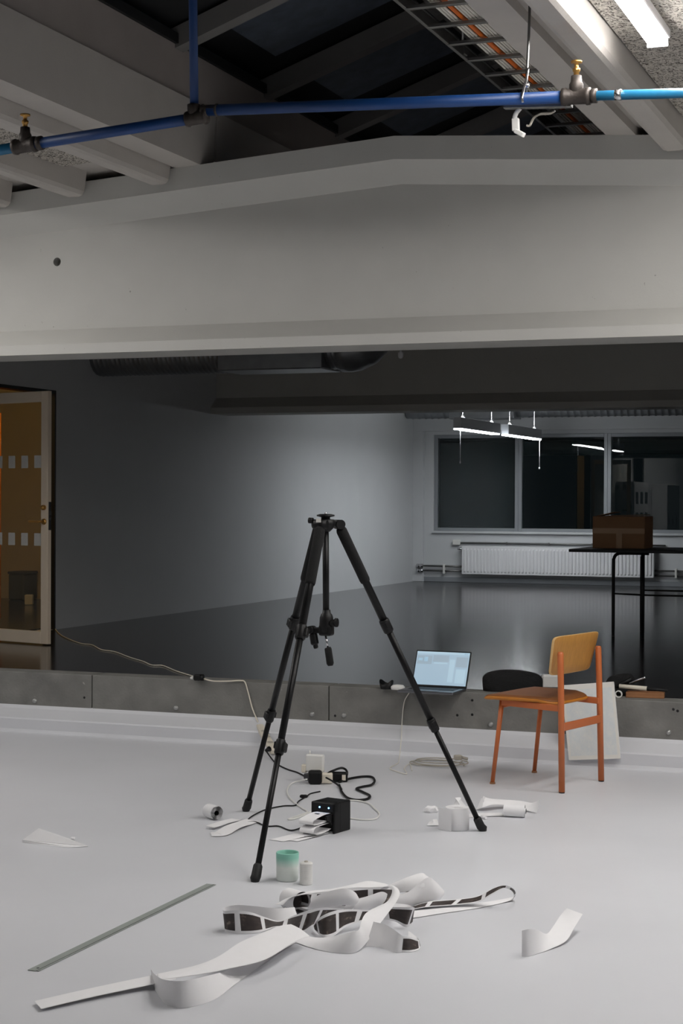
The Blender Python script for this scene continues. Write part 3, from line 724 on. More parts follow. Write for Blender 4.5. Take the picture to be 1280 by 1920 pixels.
# ================================================================== CHAIR
CO = Vector((-2.03, 8.931, 0)); EF = Vector((-.971, .241, 0)).normalized(); ES = Vector((.241, .971, 0)).normalized()
def cp(f, s, z): return CO + EF * f + ES * s + Vector((0, 0, z))
CR = Matrix((EF, ES * -1, Vector((0, 0, 1)))).transposed()
CR = Matrix((EF, Vector((0, 0, 1)).cross(EF), Vector((0, 0, 1)))).transposed()
t = thing('dining_chair', 'orange steel chair with plywood back and tan leather seat', 'chair', CO)
for s, f1 in ((-.23, .012), (.23, .022)):
    b = MB(); b.tube([cp(0, s, .006), cp(f1 * .55, s, .45), cp(f1, s, .725), cp(f1, s, .735)], [.0165, .0165, .0165, .012], 14); lg = b.build('leg', 'orange_steel', t)
    b = MB(); b.tube([cp(0, s, 0), cp(0, s, .008)], .0155, 12); b.build('foot_cap', 'black_rubber', lg)
for s in (-.19, .28):
    b = MB(); b.tube([cp(.437, s, .008), cp(.385, s * .96, .452)], [.0115, .0135], 12); lg = b.build('leg', 'orange_steel', t)
    b = MB(); b.tube([cp(.437, s, 0), cp(.437, s, .01)], [.016, .0145], 12); b.build('foot_cap', 'wood_light', lg)
for s0, s1 in ((-.22, -.185), (.22, .27)):
    b = MB(); b.bar(cp(.01, s0, .438), cp(.39, s1, .443), .018, .034, .003); b.build('side_rail', 'orange_steel', t)
b = MB(); b.bar(cp(.385, -.18, .428), cp(.385, .265, .428), .016, .032, .003); b.build('front_rail', 'orange_steel', t)
b = MB(); b.bar(cp(.004, -.225, .341), cp(.004, .225, .341), .014, .042, .003); b.build('back_rail', 'orange_steel', t)
# seat: plywood shell with leather pad, slightly dished with a dropped back edge
def seat_ring(inset, z):
    pts = []; f0, f1, s0, s1 = .055 + inset, .495 - inset, -.235 + inset, .255 - inset
    for k in range(36):
        a = k * 2 * math.pi / 36; c, s_ = math.cos(a), math.sin(a)
        q = lambda x: math.copysign(abs(x) ** .32, x)
        f = (f0 + f1) / 2 + (f1 - f0) / 2 * q(c); s = (s0 + s1) / 2 + (s1 - s0) / 2 * q(s_) * (1 + .07 * (f - .27) / .22)
        dz = -.018 * max(0, (.16 - f) / .1) - .012 * max(0, (f - .42) / .07)
        pts.append(cp(f, s, z + dz))
    return pts
b = MB(); b.loft([seat_ring(.03, .457), seat_ring(.006, .463), seat_ring(0, .471), seat_ring(.006, .479)], smooth=True); b.build('seat', 'seat_edge', t)
b = MB(); b.loft([seat_ring(.008, .477), seat_ring(.006, .481), seat_ring(.014, .486), seat_ring(.06, .486), seat_ring(.15, .483)], smooth=True); b.build('seat_pad', 'tan_leather', t)
# backrest: curved plywood plate in front of the posts
def back_pt(sn, zn, off):
    # sn in -1..1, zn 0..1
    hw = .232 + .035 * zn
    f = .034 + .012 * zn * 0 + .05 * (1 - sn * sn) * -.35 + .035 + off - .0 * zn
    f = .072 - .012 * (1 - sn * sn) + off - .042 * zn
    return cp(f, -.002 + sn * hw, .605 + .21 * zn)
def back_outline(off, sc=1.0):
    pts = []
    for k in range(48):
        a = k * 2 * math.pi / 48; q = lambda x: math.copysign(abs(x) ** .20, x)
        sn = q(math.cos(a)) * sc; zn = .5 + .5 * q(math.sin(a)) * sc
        pts.append(back_pt(sn, zn, off))
    return pts
b = MB()
nS, nZ = 14, 6
for off, flip in ((.011, 0), (.0, 1)): pass
rings = [back_outline(0, .0001), back_outline(0, .5), back_outline(0, .97), back_outline(.002, 1), back_outline(.010, 1), back_outline(.012, .97), back_outline(.012, .5), back_outline(.012, .0001)]
R_ = [[b.bm.verts.new(p) for p in rg] for rg in rings]
for i, (a, c) in enumerate(zip(R_, R_[1:])):
    for k in range(48):
        f = b.bm.faces.new((a[k], a[(k + 1) % 48], c[(k + 1) % 48], c[k])); f.smooth = True; f.material_index = 1 if i in (2, 3, 4) else 0
b.build('backrest', ['oak', 'oak_edge'], t)
for s, f1 in ((-.23, .018), (.23, .04)):
    b = MB(); q = cp(f1 - .018, s, .70); b.lathe([(0, .003), (.004, .002), (.005, 0)], 8, Matrix.Translation(q) @ toq(-EF)); b.build('screw', 'grey_metal', t)

# ================================================================== POSTER BOARD
p1, p2 = PY(1052, 1285, 9.735), PY(1150, 1278, 9.735); p3, p4 = PY(1163, 1422, 9.605), PY(1066, 1425, 9.605)
bm_ = bmesh.new(); uvl = bm_.loops.layers.uv.new('UVMap')
nn = (p2 - p1).cross(p4 - p1).normalized(); nn = nn if nn.y < 0 else -nn
fr = [bm_.verts.new(p) for p in (p1, p2, p3, p4)]; bk = [bm_.verts.new(p - nn * .012) for p in (p1, p2, p3, p4)]
f = bm_.faces.new(fr); f.material_index = 0
for lp, c in zip(f.loops, ((0, 1), (1, 1), (1, 0), (0, 0))): lp[uvl].uv = c
bm_.faces.new(bk[::-1]).material_index = 1
for k in range(4): bm_.faces.new((fr[k], fr[(k + 1) % 4], bk[(k + 1) % 4], bk[k])).material_index = 1
bmesh.ops.recalc_face_normals(bm_, faces=list(bm_.faces))
me = bpy.data.meshes.new('print_board'); bm_.to_mesh(me); bm_.free(); me.materials.append(MATS['faded_print']); me.materials.append(MATS['paper'])
o = bpy.data.objects.new('print_board', me); COL.objects.link(o)
tag(o, 'faded pale blue print on white board leaning on the concrete step behind the chair', 'print')

# ================================================================== LAPTOP and things on the step
hb = G(874, 1291, ZU + .016); hl = PY(773, 1292, hb.y + .02)
hl = Vector((hb.x - .352, hb.y + .012, hb.z)); hb = Vector((hb.x, hb.y, hl.z))
xd = (hb - hl).normalized(); fd = Vector((xd.y, -xd.x, 0)).normalized()     # towards viewer
t = thing('laptop', 'open laptop with a bluish screen on the concrete step edge', 'laptop', (hl + hb) / 2)
LR = Matrix((xd, -fd, Vector((0, 0, 1)))).transposed()
wl = .352; dl = .243
b = MB(); b.box((hl + hb) / 2 + fd * dl / 2 + Vector((0, 0, -.008)), (wl, dl, .014), LR, .004); base = b.build('base', 'laptop_alu', t)
b = MB(); b.box((hl + hb) / 2 + fd * .09 + Vector((0, 0, -.0002)), (wl * .8, .11, .002), LR, .0005); b.build('keyboard', 'black_plastic', base)
b = MB(); b.box((hl + hb) / 2 + fd * .195 + Vector((0, 0, -.0002)), (wl * .4, .075, .002), LR, .0005); b.build('touchpad', 'laptop_alu', base)
tl = math.radians(24); upv = (Vector((0, 0, math.cos(tl))) - fd * math.sin(tl)); nv = xd.cross(upv); nv = nv if nv.dot(fd) > 0 else -nv
hs = .232
SR = Matrix((xd, -nv, upv)).transposed()
b = MB(); b.box((hl + hb) / 2 + upv * hs / 2 - nv * .004, (wl, .007, hs), SR, .002); lid = b.build('screen_lid', 'black_plastic', t)
sc_ = MB()
def srect(x0, x1, z0, z1, m, e=.0): 
    W, Hh = wl - .014, hs - .02
    P = lambda x, z: hl + xd * (.007 + W * x) + upv * (.012 + Hh * z) + nv * (.0004 + e)
    sc_.poly([P(x0, z0), P(x1, z0), P(x1, z1), P(x0, z1)], m)
srect(0, 1, 0, 1, 0)
for (x0, x1, z0, z1, m_) in [(0, 1, .93, 1, 1), (.02, .3, .62, .88, 2), (.32, .62, .70, .9, 2), (.05, .62, .06, .58, 0), (.64, .74, .1, .78, 1), (.76, .98, .56, .86, 2), (.78, .96, .08, .50, 1), (.90, .97, .945, .985, 2), (.34, .60, .64, .68, 1), (.04, .12, .72, .80, 1), (.15, .22, .70, .84, 1)]: srect(x0, x1, z0, z1, m_, .0003)
sc_.build('display', ['screen_base', 'screen_light', 'screen_dark'], lid)

# cloth bag: lumpy black shape
def blob(name, c, rx, ry, rz, m, label, cat, rough=.12, seed=1, ang=0, flat=.35, boxy=1.0):
    rnd = random.Random(seed); bm = bmesh.new(); bmesh.ops.create_icosphere(bm, subdivisions=4, radius=1)
    ph = [(Vector((rnd.uniform(-1, 1), rnd.uniform(-1, 1), rnd.uniform(-1, 1))).normalized(), rnd.uniform(2, 6), rnd.uniform(0, 6)) for _ in range(9)]
    Rz_ = vrot(ang)
    for v in bm.verts:
        k = 1 + sum(math.sin(v.co.dot(d) * f + p) for d, f, p in ph) * rough / 3
        q = Vector((v.co.x * k * rx, v.co.y * k * ry, v.co.z * k * rz))
        q.x = math.copysign(abs(q.x / rx) ** .8 * rx, q.x); q.z = math.copysign(abs(q.z / rz) ** boxy * rz, q.z)
        q.z = max(q.z, -rz * flat)
        v.co = Rz_ @ q
    zmin = min(v.co.z for v in bm.verts)
    for v in bm.verts: v.co.z -= zmin
    for f in bm.faces: f.smooth = True
    me = bpy.data.meshes.new(name); bm.to_mesh(me); bm.free(); me.materials.append(MATS[m])
    o = bpy.data.objects.new(name, me); COL.objects.link(o); o.location = c
    return tag(o, label, cat)
bl = G(905, 1297, ZU); br = G(1003, 1298, ZU)
blob('camera_bag', (bl + br) / 2 + Vector((.01, .07, 0)), .165, .10, .09, 'black_cloth', 'soft black cloth bag slumped on the step behind the chair seat', 'bag', .17, 3, math.atan2((br - bl).y, (br - bl).x), boxy=.55)
q = G(1000, 1294, ZU) + Vector((.06, .17, 0)); b = MB(); b.box(q + Vector((0, 0, .04)), (.10, .08, .08), vrot(.3), .008); tag(b.build('white_box', 'white_plastic', loc=q), 'small white box half hidden behind the black bag', 'box')
# lens hood: petal-cut ring
p = G(716, 1293, ZU) + Vector((.01, .05, 0)); b = MB(); n = 32
for k in range(n):
    pass
rings = [[], [], [], []]
for k in range(n):
    a = k * 2 * math.pi / n; h = .03 + .026 * abs(math.cos(a + .25)) ** 3
    for i, (r_, z) in enumerate(((.036, 0), (.043, h), (.041, h), (.034, 0))): rings[i].append((p.x + r_ * math.cos(a), p.y + r_ * math.sin(a), p.z + z))
b.loft(rings + [rings[0]], caps=False, smooth=True); tag(b.build('lens_hood', 'black_plastic', loc=p), 'black petal-shaped lens hood standing on the concrete step', 'lens hood')
p = (G(729, 1294, ZU) + G(755, 1294, ZU)) / 2 + Vector((0, .035, 0))
bm = MB(); rr_ = []
for sc2, z in ((.9, 0), (1, .008), (.98, .018), (.75, .027), (.3, .030)):
    rr_.append([(p.x + .043 * sc2 * math.copysign(abs(math.cos(a)) ** .7, math.cos(a)), p.y + .03 * sc2 * math.copysign(abs(math.sin(a)) ** .7, math.sin(a)), p.z + z) for a in [k * math.pi / 12 for k in range(24)]])
bm.loft(rr_, smooth=True); tag(bm.build('computer_mouse', 'white_plastic', loc=p), 'rounded white mouse lying beside the lens hood on the step', 'mouse')
# cluster of tools at the far end
p = G(1165, 1306, ZU)
blob('tool_pouch', p + Vector((-.04, .12, 0)), .085, .07, .085, 'black_cloth', 'crumpled black pouch on the step beside the tilted print', 'pouch', .22, 9)
p = G(1200, 1309, ZU) + Vector((0, .05, 0))
t = thing('wooden_tool_box', 'small open wooden tray of tools on the step', 'tray', p)
b = MB(); b.box(p + Vector((.02, 0, .006)), (.22, .09, .012), vrot(.12), .002); b.build('bottom', 'wood_light', t)
for dy in (-.04, .04):
    b = MB(); b.box(p + vrot(.12) @ Vector((.02, dy, .016)), (.22, .008, .032), vrot(.12), .002); b.build('side', 'wood_light', t)
for dx in (-.086, .126):
    b = MB(); b.box(p + vrot(.12) @ Vector((dx, 0, .016)), (.008, .09, .032), vrot(.12), .002); b.build('end', 'wood_light', t)
z0 = p.z
t = thing('steel_hammer', 'pale tool shaft lying across the wooden tray', 'tool', p)
b = MB(); b.tube([p + Vector((-.13, -.02, .062)), p + Vector((.03, -.01, .052))], [.012, .014], 10); b.build('shaft', 'cream_plastic', t)
b = MB(); b.tube([p + Vector((.03, -.01, .052)), p + Vector((.15, .0, .045))], [.011, .009], 10); b.build('grip', 'black_rubber', t)
t = thing('screwdriver', 'screwdriver with a black grip sticking up from the wooden tray', 'tool', p)
b = MB(); b.tube([p + Vector((-.16, .04, .05)), p + Vector((-.07, .05, .10))], .013, 10); b.build('grip', 'black_plastic', t)
b = MB(); b.tube([p + Vector((-.08, .03, .075)), p + Vector((.0, .04, .108)), p + Vector((.012, .041, .112))], [.006, .006, .008], 8); b.build('shank', 'chrome', t)
b = MB(); q = p + Vector((-.12, -.085, .016)); b.lathe([(.016, -.008), (.022, -.008), (.022, .008), (.016, .008), (.016, -.008)], 16, Matrix.Translation(q + Vector((0, 0, .005))) @ Matrix.Rotation(math.pi / 2, 4, 'X')); tag(b.build('tape_ring', 'white_plastic', loc=q), 'little white ring standing in front of the wooden tray', 'ring')

# ================================================================== CABLES on the raised floor and power strip
zf = ZU + .004
cable('extension_cord', [G(u, v, zf) for u, v in [(101, 1176), (110, 1187), (122, 1195), (150, 1206), (172, 1209), (190, 1218), (215, 1222), (242, 1232), (268, 1240), (285, 1247), (305, 1248), (330, 1258), (362, 1268)]], .004, 'cream_plastic', 'cream extension cord crossing the dark floor from the door')
p = G(371, 1276, ZU); t = thing('cable_plug', 'black plug coupling with a white end on the concrete step', 'plug', p)
b = MB(); b.tube([p + Vector((-.02, .0, .02)), p + Vector((.035, .01, .02))], .02, 12); b.box(p + Vector((.0, 0, .02)), (.05, .05, .038), None, .008); b.build('body', 'black_plastic', t)
b = MB(); b.tube([p + Vector((-.05, -.005, .014)), p + Vector((-.018, .0, .018))], [.007, .016], 10); b.build('tip', 'white_plastic', t)
s0 = PY(487, 1362, YC - .045); s1 = G(517, 1409, .02)
s1 = Vector((s1.x, s1.y - .03, .022))
cable('extension_cord', [p + Vector((.035, .01, .012)), G(400, 1277, zf), G(430, 1277, zf), G(450, 1276, zf + .006), PY(459, 1279, YC - .004), PY(465, 1298, YC - .012), PY(472, 1325, YC - .012), PY(480, 1346, YC - .02), s0], .0045, 'cream_plastic', 'cream cord hanging over the concrete step down to the power strip')
t = thing('power_strip', 'cream power strip slumped over the skirting below the step', 'power strip', s1)
dS = (s1 - s0).normalized()
b = MB(); b.bar(s0, s1, .05, .036, .008); body = b.build('body', 'cream_plastic', t)
xx = dS.cross(Vector((0, 0, 1))).normalized(); nn_ = xx.cross(dS)
for k in (.3, .52, .74):
    q = s0 + (s1 - s0) * k + nn_ * .0185
    b = MB(); b.lathe([(.013, -.001), (.018, .0008), (.02, 0)], 14, Matrix.Translation(q) @ toq(nn_)); b.poly([q + (xx * math.cos(a) + dS * math.sin(a)) * .0135 + nn_ * .0003 for a in [k2 * math.pi / 6 for k2 in range(12)]]); b.build('socket', 'grey_cable', body)
q = s0 + (s1 - s0) * .8 + nn_ * .02 - xx * .0
pl = G(508, 1407, .03)
t = thing('black_plug', 'black plug pushed into the end of the power strip', 'plug', pl)
b = MB(); b.tube([s1 + Vector((-.02, -.02, .02)), s1 + Vector((-.03, -.05, .012))], [.017, .009], 10); b.build('body', 'black_plastic', t)
Z = .0045
cable('power_cable', [s1 + Vector((-.03, -.05, .012))] + [G(u, v, Z) for u, v in [(511, 1425), (521, 1434), (540, 1443), (556, 1448), (572, 1456)]], .0045, 'black_plastic', 'black power cable from the power strip to the socket block')

# socket block, charger and adapter
def yb(nm, u, v, size, ang, m, bev=.004, z=0, seg=2):
    p = G(u, v, 0); b = MB(); b.box(p + Vector((0, 0, z + size[2] / 2)), size, vrot(ang), bev, seg); return b, p
p = G(598, 1470, 0)
t = thing('socket_block', 'black and cream extension socket lying on the pale floor', 'socket', p)
b = MB(); b.box(p + Vector((.0, .02, .03)), (.13, .05, .055), vrot(.35), .008, 2); b.build('body', 'cream_plastic', t)
b = MB(); b.box(p + Vector((-.018, -.012, .038)), (.075, .05, .074), vrot(.35), .014, 2); b.build('plug', 'black_plastic', t)
b = MB(); b.bar(p + Vector((-.085, .02, .03)), p + Vector((-.03, .0, .04)), .05, .04, .008); b.build('grip', 'grey_metal', t)
p2 = p + Vector((-.045, .055, .05))
t = thing('laptop_charger', 'square white laptop charger standing on the socket block', 'charger', p2)
b = MB(); b.box(p2 + Vector((.0, 0, .052)), (.102, .032, .096), vrot(.1), .01, 3); b.build('body', 'white_plastic', t)
b = MB(); b.tube([p2 + Vector((-.03, 0, .098)), p2 + Vector((-.032, 0, .118))], [.006, .004], 8); b.build('cable_relief', 'white_plastic', t)
b = MB(); b.box(p2 + Vector((-.06, -.005, .02)), (.03, .03, .045), vrot(.1), .005); b.build('plug_adapter', 'cream_plastic', t)
p3 = G(634, 1466, 0)
t = thing('power_adapter', 'black power adapter with a cream face beside the charger', 'adapter', p3)
b = MB(); b.box(p3 + Vector((0, .01, .026)), (.095, .055, .05), vrot(.35), .007, 2); b.build('body', 'black_plastic', t)
b = MB(); b.box(p3 + vrot(.35) @ Vector((.03, -.018, .026)), (.02, .002, .03), vrot(.35), .0005); b.build('label', 'cream_plastic', t)
def floor_cable(nm, px, r, m, label, sub=8):
    return cable(nm, [G(q[0], q[1], (q[2] if len(q) > 2 else r + .001)) for q in px], r, m, label, n=8, sub=sub)
floor_cable('coiled_cable', [(612, 1452, .05), (622, 1446, .06), (640, 1440, .05), (650, 1446, .03), (648, 1458, .01), (636, 1466), (655, 1460), (680, 1456), (697, 1457), (702, 1465), (695, 1472), (680, 1475), (668, 1479), (680, 1485), (693, 1492), (688, 1498), (668, 1500), (650, 1495), (640, 1484), (636, 1472)], .0065, 'black_plastic', 'thick black cable looping beside the power adapter')
floor_cable('coiled_cable', [(611, 1458, .04), (622, 1464, .03), (636, 1474, .012), (640, 1480)], .005, 'black_plastic', 'short black lead between the charger and the adapter')
floor_cable('barrel_lead', [(600, 1484), (582, 1488), (575, 1493), (560, 1502), (553, 1510), (532, 1511), (505, 1516), (488, 1522), (470, 1532), (463, 1541), (478, 1541), (500, 1549), (522, 1549), (545, 1557), (568, 1551), (590, 1546)], .0035, 'black_plastic', 'thin black lead with a barrel tip running to the label printer')
p = G(569, 1493, .008); b = MB(); b.tube([p - Vector((.018, .008, 0)), p - Vector((.012, .005, 0)), p + Vector((.012, .005, 0)), p + Vector((.02, .008, 0))], [.004, .009, .009, .005], 10); tag(b.build('barrel_connector', 'black_plastic', loc=p), 'small black barrel connector on the thin black lead', 'connector')
floor_cable('white_lead', [(575, 1461, .05), (562, 1464, .02), (545, 1470), (538, 1482), (543, 1496), (560, 1511), (576, 1522), (560, 1529), (540, 1536), (556, 1534), (585, 1521), (605, 1509), (635, 1502), (665, 1501), (690, 1506), (702, 1516), (711, 1526), (704, 1535), (680, 1537), (655, 1534)], .0042, 'white_plastic', 'white cable looping around the black label printer')
cable('white_lead', [hl + fd * .12 + Vector((.0, 0, -.004)), PY(767, 1297, YC - .01), PY(758, 1315, YC - .012), PY(754, 1345, YC - .012), PY(752, 1385, YCOVE - .02)] + [G(u, v, .006) for u, v in [(748, 1424), (744, 1432), (731, 1440), (742, 1446), (762, 1451), (758, 1440), (768, 1433), (772, 1445)]], .0032, 'white_cable', 'thin white lead dropping from the laptop to the floor', n=6)
cp_ = []
for k in range(46):
    a = k * .42; e = 1 + .16 * math.sin(k * .27); c0_ = G(822, 1434, 0)
    cp_.append((c0_.x + .150 * e * math.cos(a), c0_.y + .115 * e * math.sin(a), .004 + .0005 * k))
cable('cable_coil', cp_, .0034, 'grey_cable', 'flat coil of beige cable on the floor below the laptop', n=6, sub=5)
p = G(858, 1430, 0); b = MB(); b.box(p + Vector((0, 0, .03)), (.045, .03, .03), vrot(.6), .005); b.tube([p + Vector((.02, .012, .03)), p + Vector((.05, .03, .02))], .009, 8); tag(b.build('beige_plug', 'grey_cable', loc=p), 'beige plug resting on the coil of beige cable', 'plug')

# ================================================================== PRINTER
NP = G(628, 1564, 0); e1_ = Vector((.215, .977, 0)).normalized(); e0_ = Vector((-.977, .215, 0)).normalized()
Wp, Dp, Hp = .13, .13, .138
PR = Matrix((-e0_, e1_, Vector((0, 0, 1)))).transposed()
def pp(a, d_, z): return NP + e0_ * a + e1_ * d_ + Vector((0, 0, z))
t = thing('label_printer', 'black cube receipt printer with two blue lights', 'printer', NP)
b = MB(); b.box(pp(Wp / 2, Dp / 2 + .02, Hp / 2), (Wp, Dp - .04, Hp), PR, .005, 2)
b.box(pp(.007, .02, Hp / 2), (.014, .05, Hp), PR, .004); b.box(pp(Wp - .007, .02, Hp / 2), (.014, .05, Hp), PR, .004); b.box(pp(Wp / 2, .012, Hp - .022), (Wp, .034, .044), PR, .004)
body = b.build('body', 'black_plastic', t)
b = MB(); b.loft([[pp(.012, -.0, .040), pp(.012, -.0, .088), pp(.012, -.052, .086), pp(.012, -.046, .066), pp(.012, -.018, .056)], [pp(.02, -.0, .040), pp(.02, -.0, .088), pp(.02, -.052, .086), pp(.02, -.046, .066), pp(.02, -.018, .056)]]); b.build('paper_guide', 'black_plastic', body)
for a in (.032, .082):
    b = MB(); b.lathe([(0, .002), (.0035, .0015), (.004, 0)], 10, Matrix.Translation(pp(a, -.0055, Hp - .022)) @ toq(-e1_)); b.build('status_light', 'led_blue', body)

# ------------------------------------------------------------------ ribbons of paper
def ribbon(name, keys, width, mats, parent=None, sub=8, th=.0009, label=None, cat='paper', group=None, uoff=0.0, world=False):
    """keys: (u, v, z, elevation) base edge as a photo pixel on the plane z; elevation of the width vector in degrees.
    mats: (left face, other face)"""
    P = [Vector(k[0]) if world else G(k[0], k[1], k[2]) for k in keys]
    E = [Vector((0, 0, math.radians(k[-1]))) for k in keys]
    Wd = [Vector((0, 0, (k[4] if len(k) > 4 and not world else 1))) for k in keys]
    C_ = spline(P, sub); E_ = [x.z for x in spline(E, sub)] 
    rows = []; d = 0; prev = None; us = []
    for i, p in enumerate(C_):
        tt = C_[min(i + 1, len(C_) - 1)] - C_[max(i - 1, 0)]; th_ = Vector((tt.x, tt.y, 0))
        th_ = th_.normalized() if th_.length > 1e-5 else (prev or Vector((1, 0, 0))); prev = th_
        nl = Vector((-th_.y, th_.x, 0)); e = E_[i]
        wv = nl * math.cos(e) + Vector((0, 0, 1)) * math.sin(e)
        nv_ = tt.normalized().cross(wv) if tt.length > 1e-6 else Vector((0, 0, 1))
        nv_ = nv_.normalized() if nv_.length > 1e-6 else Vector((0, 0, 1))
        if i: d += (p - C_[i - 1]).length
        us.append(d + uoff)
        nw = 5; rows.append([(p + wv * width * k / (nw - 1), nv_) for k in range(nw)])
    bm = bmesh.new(); uvl = bm.loops.layers.uv.new('UVMap'); nw = 5
    A = [[bm.verts.new(q + n_ * th / 2 + Vector((0, 0, 0))) for q, n_ in r] for r in rows]; B = [[bm.verts.new(q - n_ * th / 2) for q, n_ in r] for r in rows]
    for X, mi, fl in ((A, 0, 0), (B, 1, 1)):
        for i in range(len(X) - 1):
            for k in range(nw - 1):
                vs = [X[i][k], X[i + 1][k], X[i + 1][k + 1], X[i][k + 1]]; uvs = [(us[i], k / 4), (us[i + 1], k / 4), (us[i + 1], (k + 1) / 4), (us[i], (k + 1) / 4)]
                if not fl: vs, uvs = vs, uvs
                else: vs, uvs = vs[::-1], uvs[::-1]
                f = bm.faces.new(vs); f.material_index = mi; f.smooth = True
                for lp, c in zip(f.loops, uvs): lp[uvl].uv = c
    me = bpy.data.meshes.new(name); bm.to_mesh(me); bm.free()
    for k in mats: me.materials.append(MATS[k])
    o = bpy.data.objects.new(name, me); COL.objects.link(o)
    if parent is not None: o.parent = parent; o.location = -world_loc(parent)
    if label: tag(o, label, cat, group)
    return o
def coil(name, c, axdir, r, width, a0, a1, mats, parent, grow=0.0, uoff=0, n=36, squash=1.0):
    c = Vector(c); ax = Vector(axdir).normalized(); s_ = Vector((0, 0, 1)).cross(ax).normalized(); up_ = ax.cross(s_)
    bm = bmesh.new(); uvl = bm.loops.layers.uv.new('UVMap'); rows = []; us = []
    for i in range(n + 1):
        a = a0 + (a1 - a0) * i / n; rr = r + grow * i / n
        rad = s_ * math.cos(a) + up_ * math.sin(a) * squash
        rows.append([(c + rad * rr + ax * width * (k / 4 - .5), rad) for k in range(5)]); us.append(uoff + abs(a1 - a0) * r * i / n)
    for sgn, mi in ((1, 0), (-1, 1)):
        X = [[bm.verts.new(q + nn2 * .0005 * sgn) for q, nn2 in r_] for r_ in rows]
        for i in range(n):
            for k in range(4):
                vs = [X[i][k], X[i + 1][k], X[i + 1][k + 1], X[i][k + 1]]; uvs = [(us[i], k / 4), (us[i + 1], k / 4), (us[i + 1], (k + 1) / 4), (us[i], (k + 1) / 4)]
                f = bm.faces.new(vs if sgn < 0 else vs[::-1]); f.material_index = mi; f.smooth = True
                for lp, cc_ in zip(f.loops, uvs if sgn < 0 else uvs[::-1]): lp[uvl].uv = cc_
    me = bpy.data.meshes.new(name); bm.to_mesh(me); bm.free()
    for k in mats: me.materials.append(MATS[k])
    o = bpy.data.objects.new(name, me); COL.objects.link(o)
    if parent is not None: o.parent = parent; o.location = -world_loc(parent)
    return o
def strip(name, keys, mats, parent=None, sub=8, uoff=0.0, belly=0.0, label=None, cat='paper'):
    """a paper band between two edges; key: near-edge pixel and height, far-edge pixel and its extra distance (or ('z', height))"""
    A = []; B = []
    for (u1, v1, z1, u2, v2, k) in keys:
        a = G(u1, v1, z1); b_ = G(u2, v2, k[1]) if isinstance(k, tuple) else PY(u2, v2, a.y + k)
        b_.z = max(b_.z, .002); A.append(a); B.append(b_)
    A_ = spline(A, sub); B_ = spline(B, sub); nw = 6; rows = []; us = []; d = 0
    for i, (a, b_) in enumerate(zip(A_, B_)):
        m0 = (A_[max(i - 1, 0)] + B_[max(i - 1, 0)]) / 2; m1 = (A_[min(i + 1, len(A_) - 1)] + B_[min(i + 1, len(A_) - 1)]) / 2
        nv_ = (m1 - m0).cross(b_ - a); nv_ = nv_.normalized() if nv_.length > 1e-9 else Vector((0, 0, 1))
        if i: d += ((a + b_) / 2 - (A_[i - 1] + B_[i - 1]) / 2).length
        us.append(d + uoff); rows.append([(a + (b_ - a) * (k / (nw - 1)) + nv_ * belly * math.sin(math.pi * k / (nw - 1)), nv_) for k in range(nw)])
    bm = bmesh.new(); uvl = bm.loops.layers.uv.new('UVMap')
    for sg, mi in ((1, 0), (-1, 1)):
        X = [[bm.verts.new((q + n_ * .0005 * sg)) for q, n_ in r] for r in rows]
        for i in range(len(X) - 1):
            for k in range(nw - 1):
                vs = [X[i][k], X[i + 1][k], X[i + 1][k + 1], X[i][k + 1]]; q = nw - 1
                uvs = [(us[i], k / q), (us[i + 1], k / q), (us[i + 1], (k + 1) / q), (us[i], (k + 1) / q)]
                f = bm.faces.new(vs if sg > 0 else vs[::-1]); f.material_index = mi; f.smooth = True
                for lp, c in zip(f.loops, uvs if sg > 0 else uvs[::-1]): lp[uvl].uv = c
    me = bpy.data.meshes.new(name); bm.to_mesh(me); bm.free()
    for k in mats: me.materials.append(MATS[k])
    o = bpy.data.objects.new(name, me); COL.objects.link(o)
    if parent is not None: o.parent = parent; o.location = -world_loc(parent)
    if label: tag(o, label, cat)
    return o
pile = thing('paper_strip', 'tangled heap of white paper strip printed with dark brown pictures', 'paper', G(640, 1740))
FP, WP, GP = ('film_print', 'paper'), ('paper', 'paper'), ('paper', 'paper')
SL = lambda keys, m_, uo=0.0, belly=0.0: strip('strip_loop', keys, m_, pile, uoff=uo, belly=belly)
SL([(560, 1728, .003, 552, 1701, .03), (510, 1734, .002, 517, 1703, .02), (470, 1738, .001, 477, 1699, 0), (440, 1740, .001, 445, 1697, 0), (425, 1743, .001, 422, 1701, 0), (423, 1747, .001, 419, 1708, 0), (442, 1751, .001, 440, 1707, 0), (477, 1750, .001, 468, 1710, 0), (500, 1744, .003, 497, 1720, .03), (519, 1738, .008, 524, 1727, .07), (546, 1742, .006, 550, 1717, .05), (565, 1750, .003, 580, 1707, .02), (590, 1735, .01, 605, 1702, .02), (640, 1722, .01, 645, 1704, .03)], FP, .06)
SL([(590, 1744, .01, 588, 1735, .05), (606, 1757, .004, 600, 1720, .03), (625, 1755, .006, 623, 1709, .03), (648, 1738, .02, 650, 1705, .03), (680, 1727, .03, 690, 1706, .03), (715, 1724, .03, 715, 1701, .02), (741, 1728, .02, 737, 1701, 0), (760, 1738, .004, 772, 1701, -.01), (773, 1730, .003, 776, 1702, .05), (758, 1715, .01, 762, 1696, .03), (720, 1712, .02, 725, 1692, .02)], FP, .055)
SL([(552, 1766, .003, 560, 1750, .09), (580, 1776, .002, 590, 1758, .085), (611, 1784, .001, 622, 1756, .05), (645, 1788, .001, 655, 1748, .03), (668, 1785, .002, 672, 1744, .02), (688, 1766, .02, 676, 1731, .02), (709, 1736, .05, 685, 1713, .02), (728, 1711, .075, 705, 1701, .03), (742, 1692, .095, 726, 1690, .05), (749, 1675, .105, 735, 1670, .06), (743, 1664, .10, 724, 1662, .05), (728, 1662, .09, 712, 1668, .04)], WP, 0, .006)
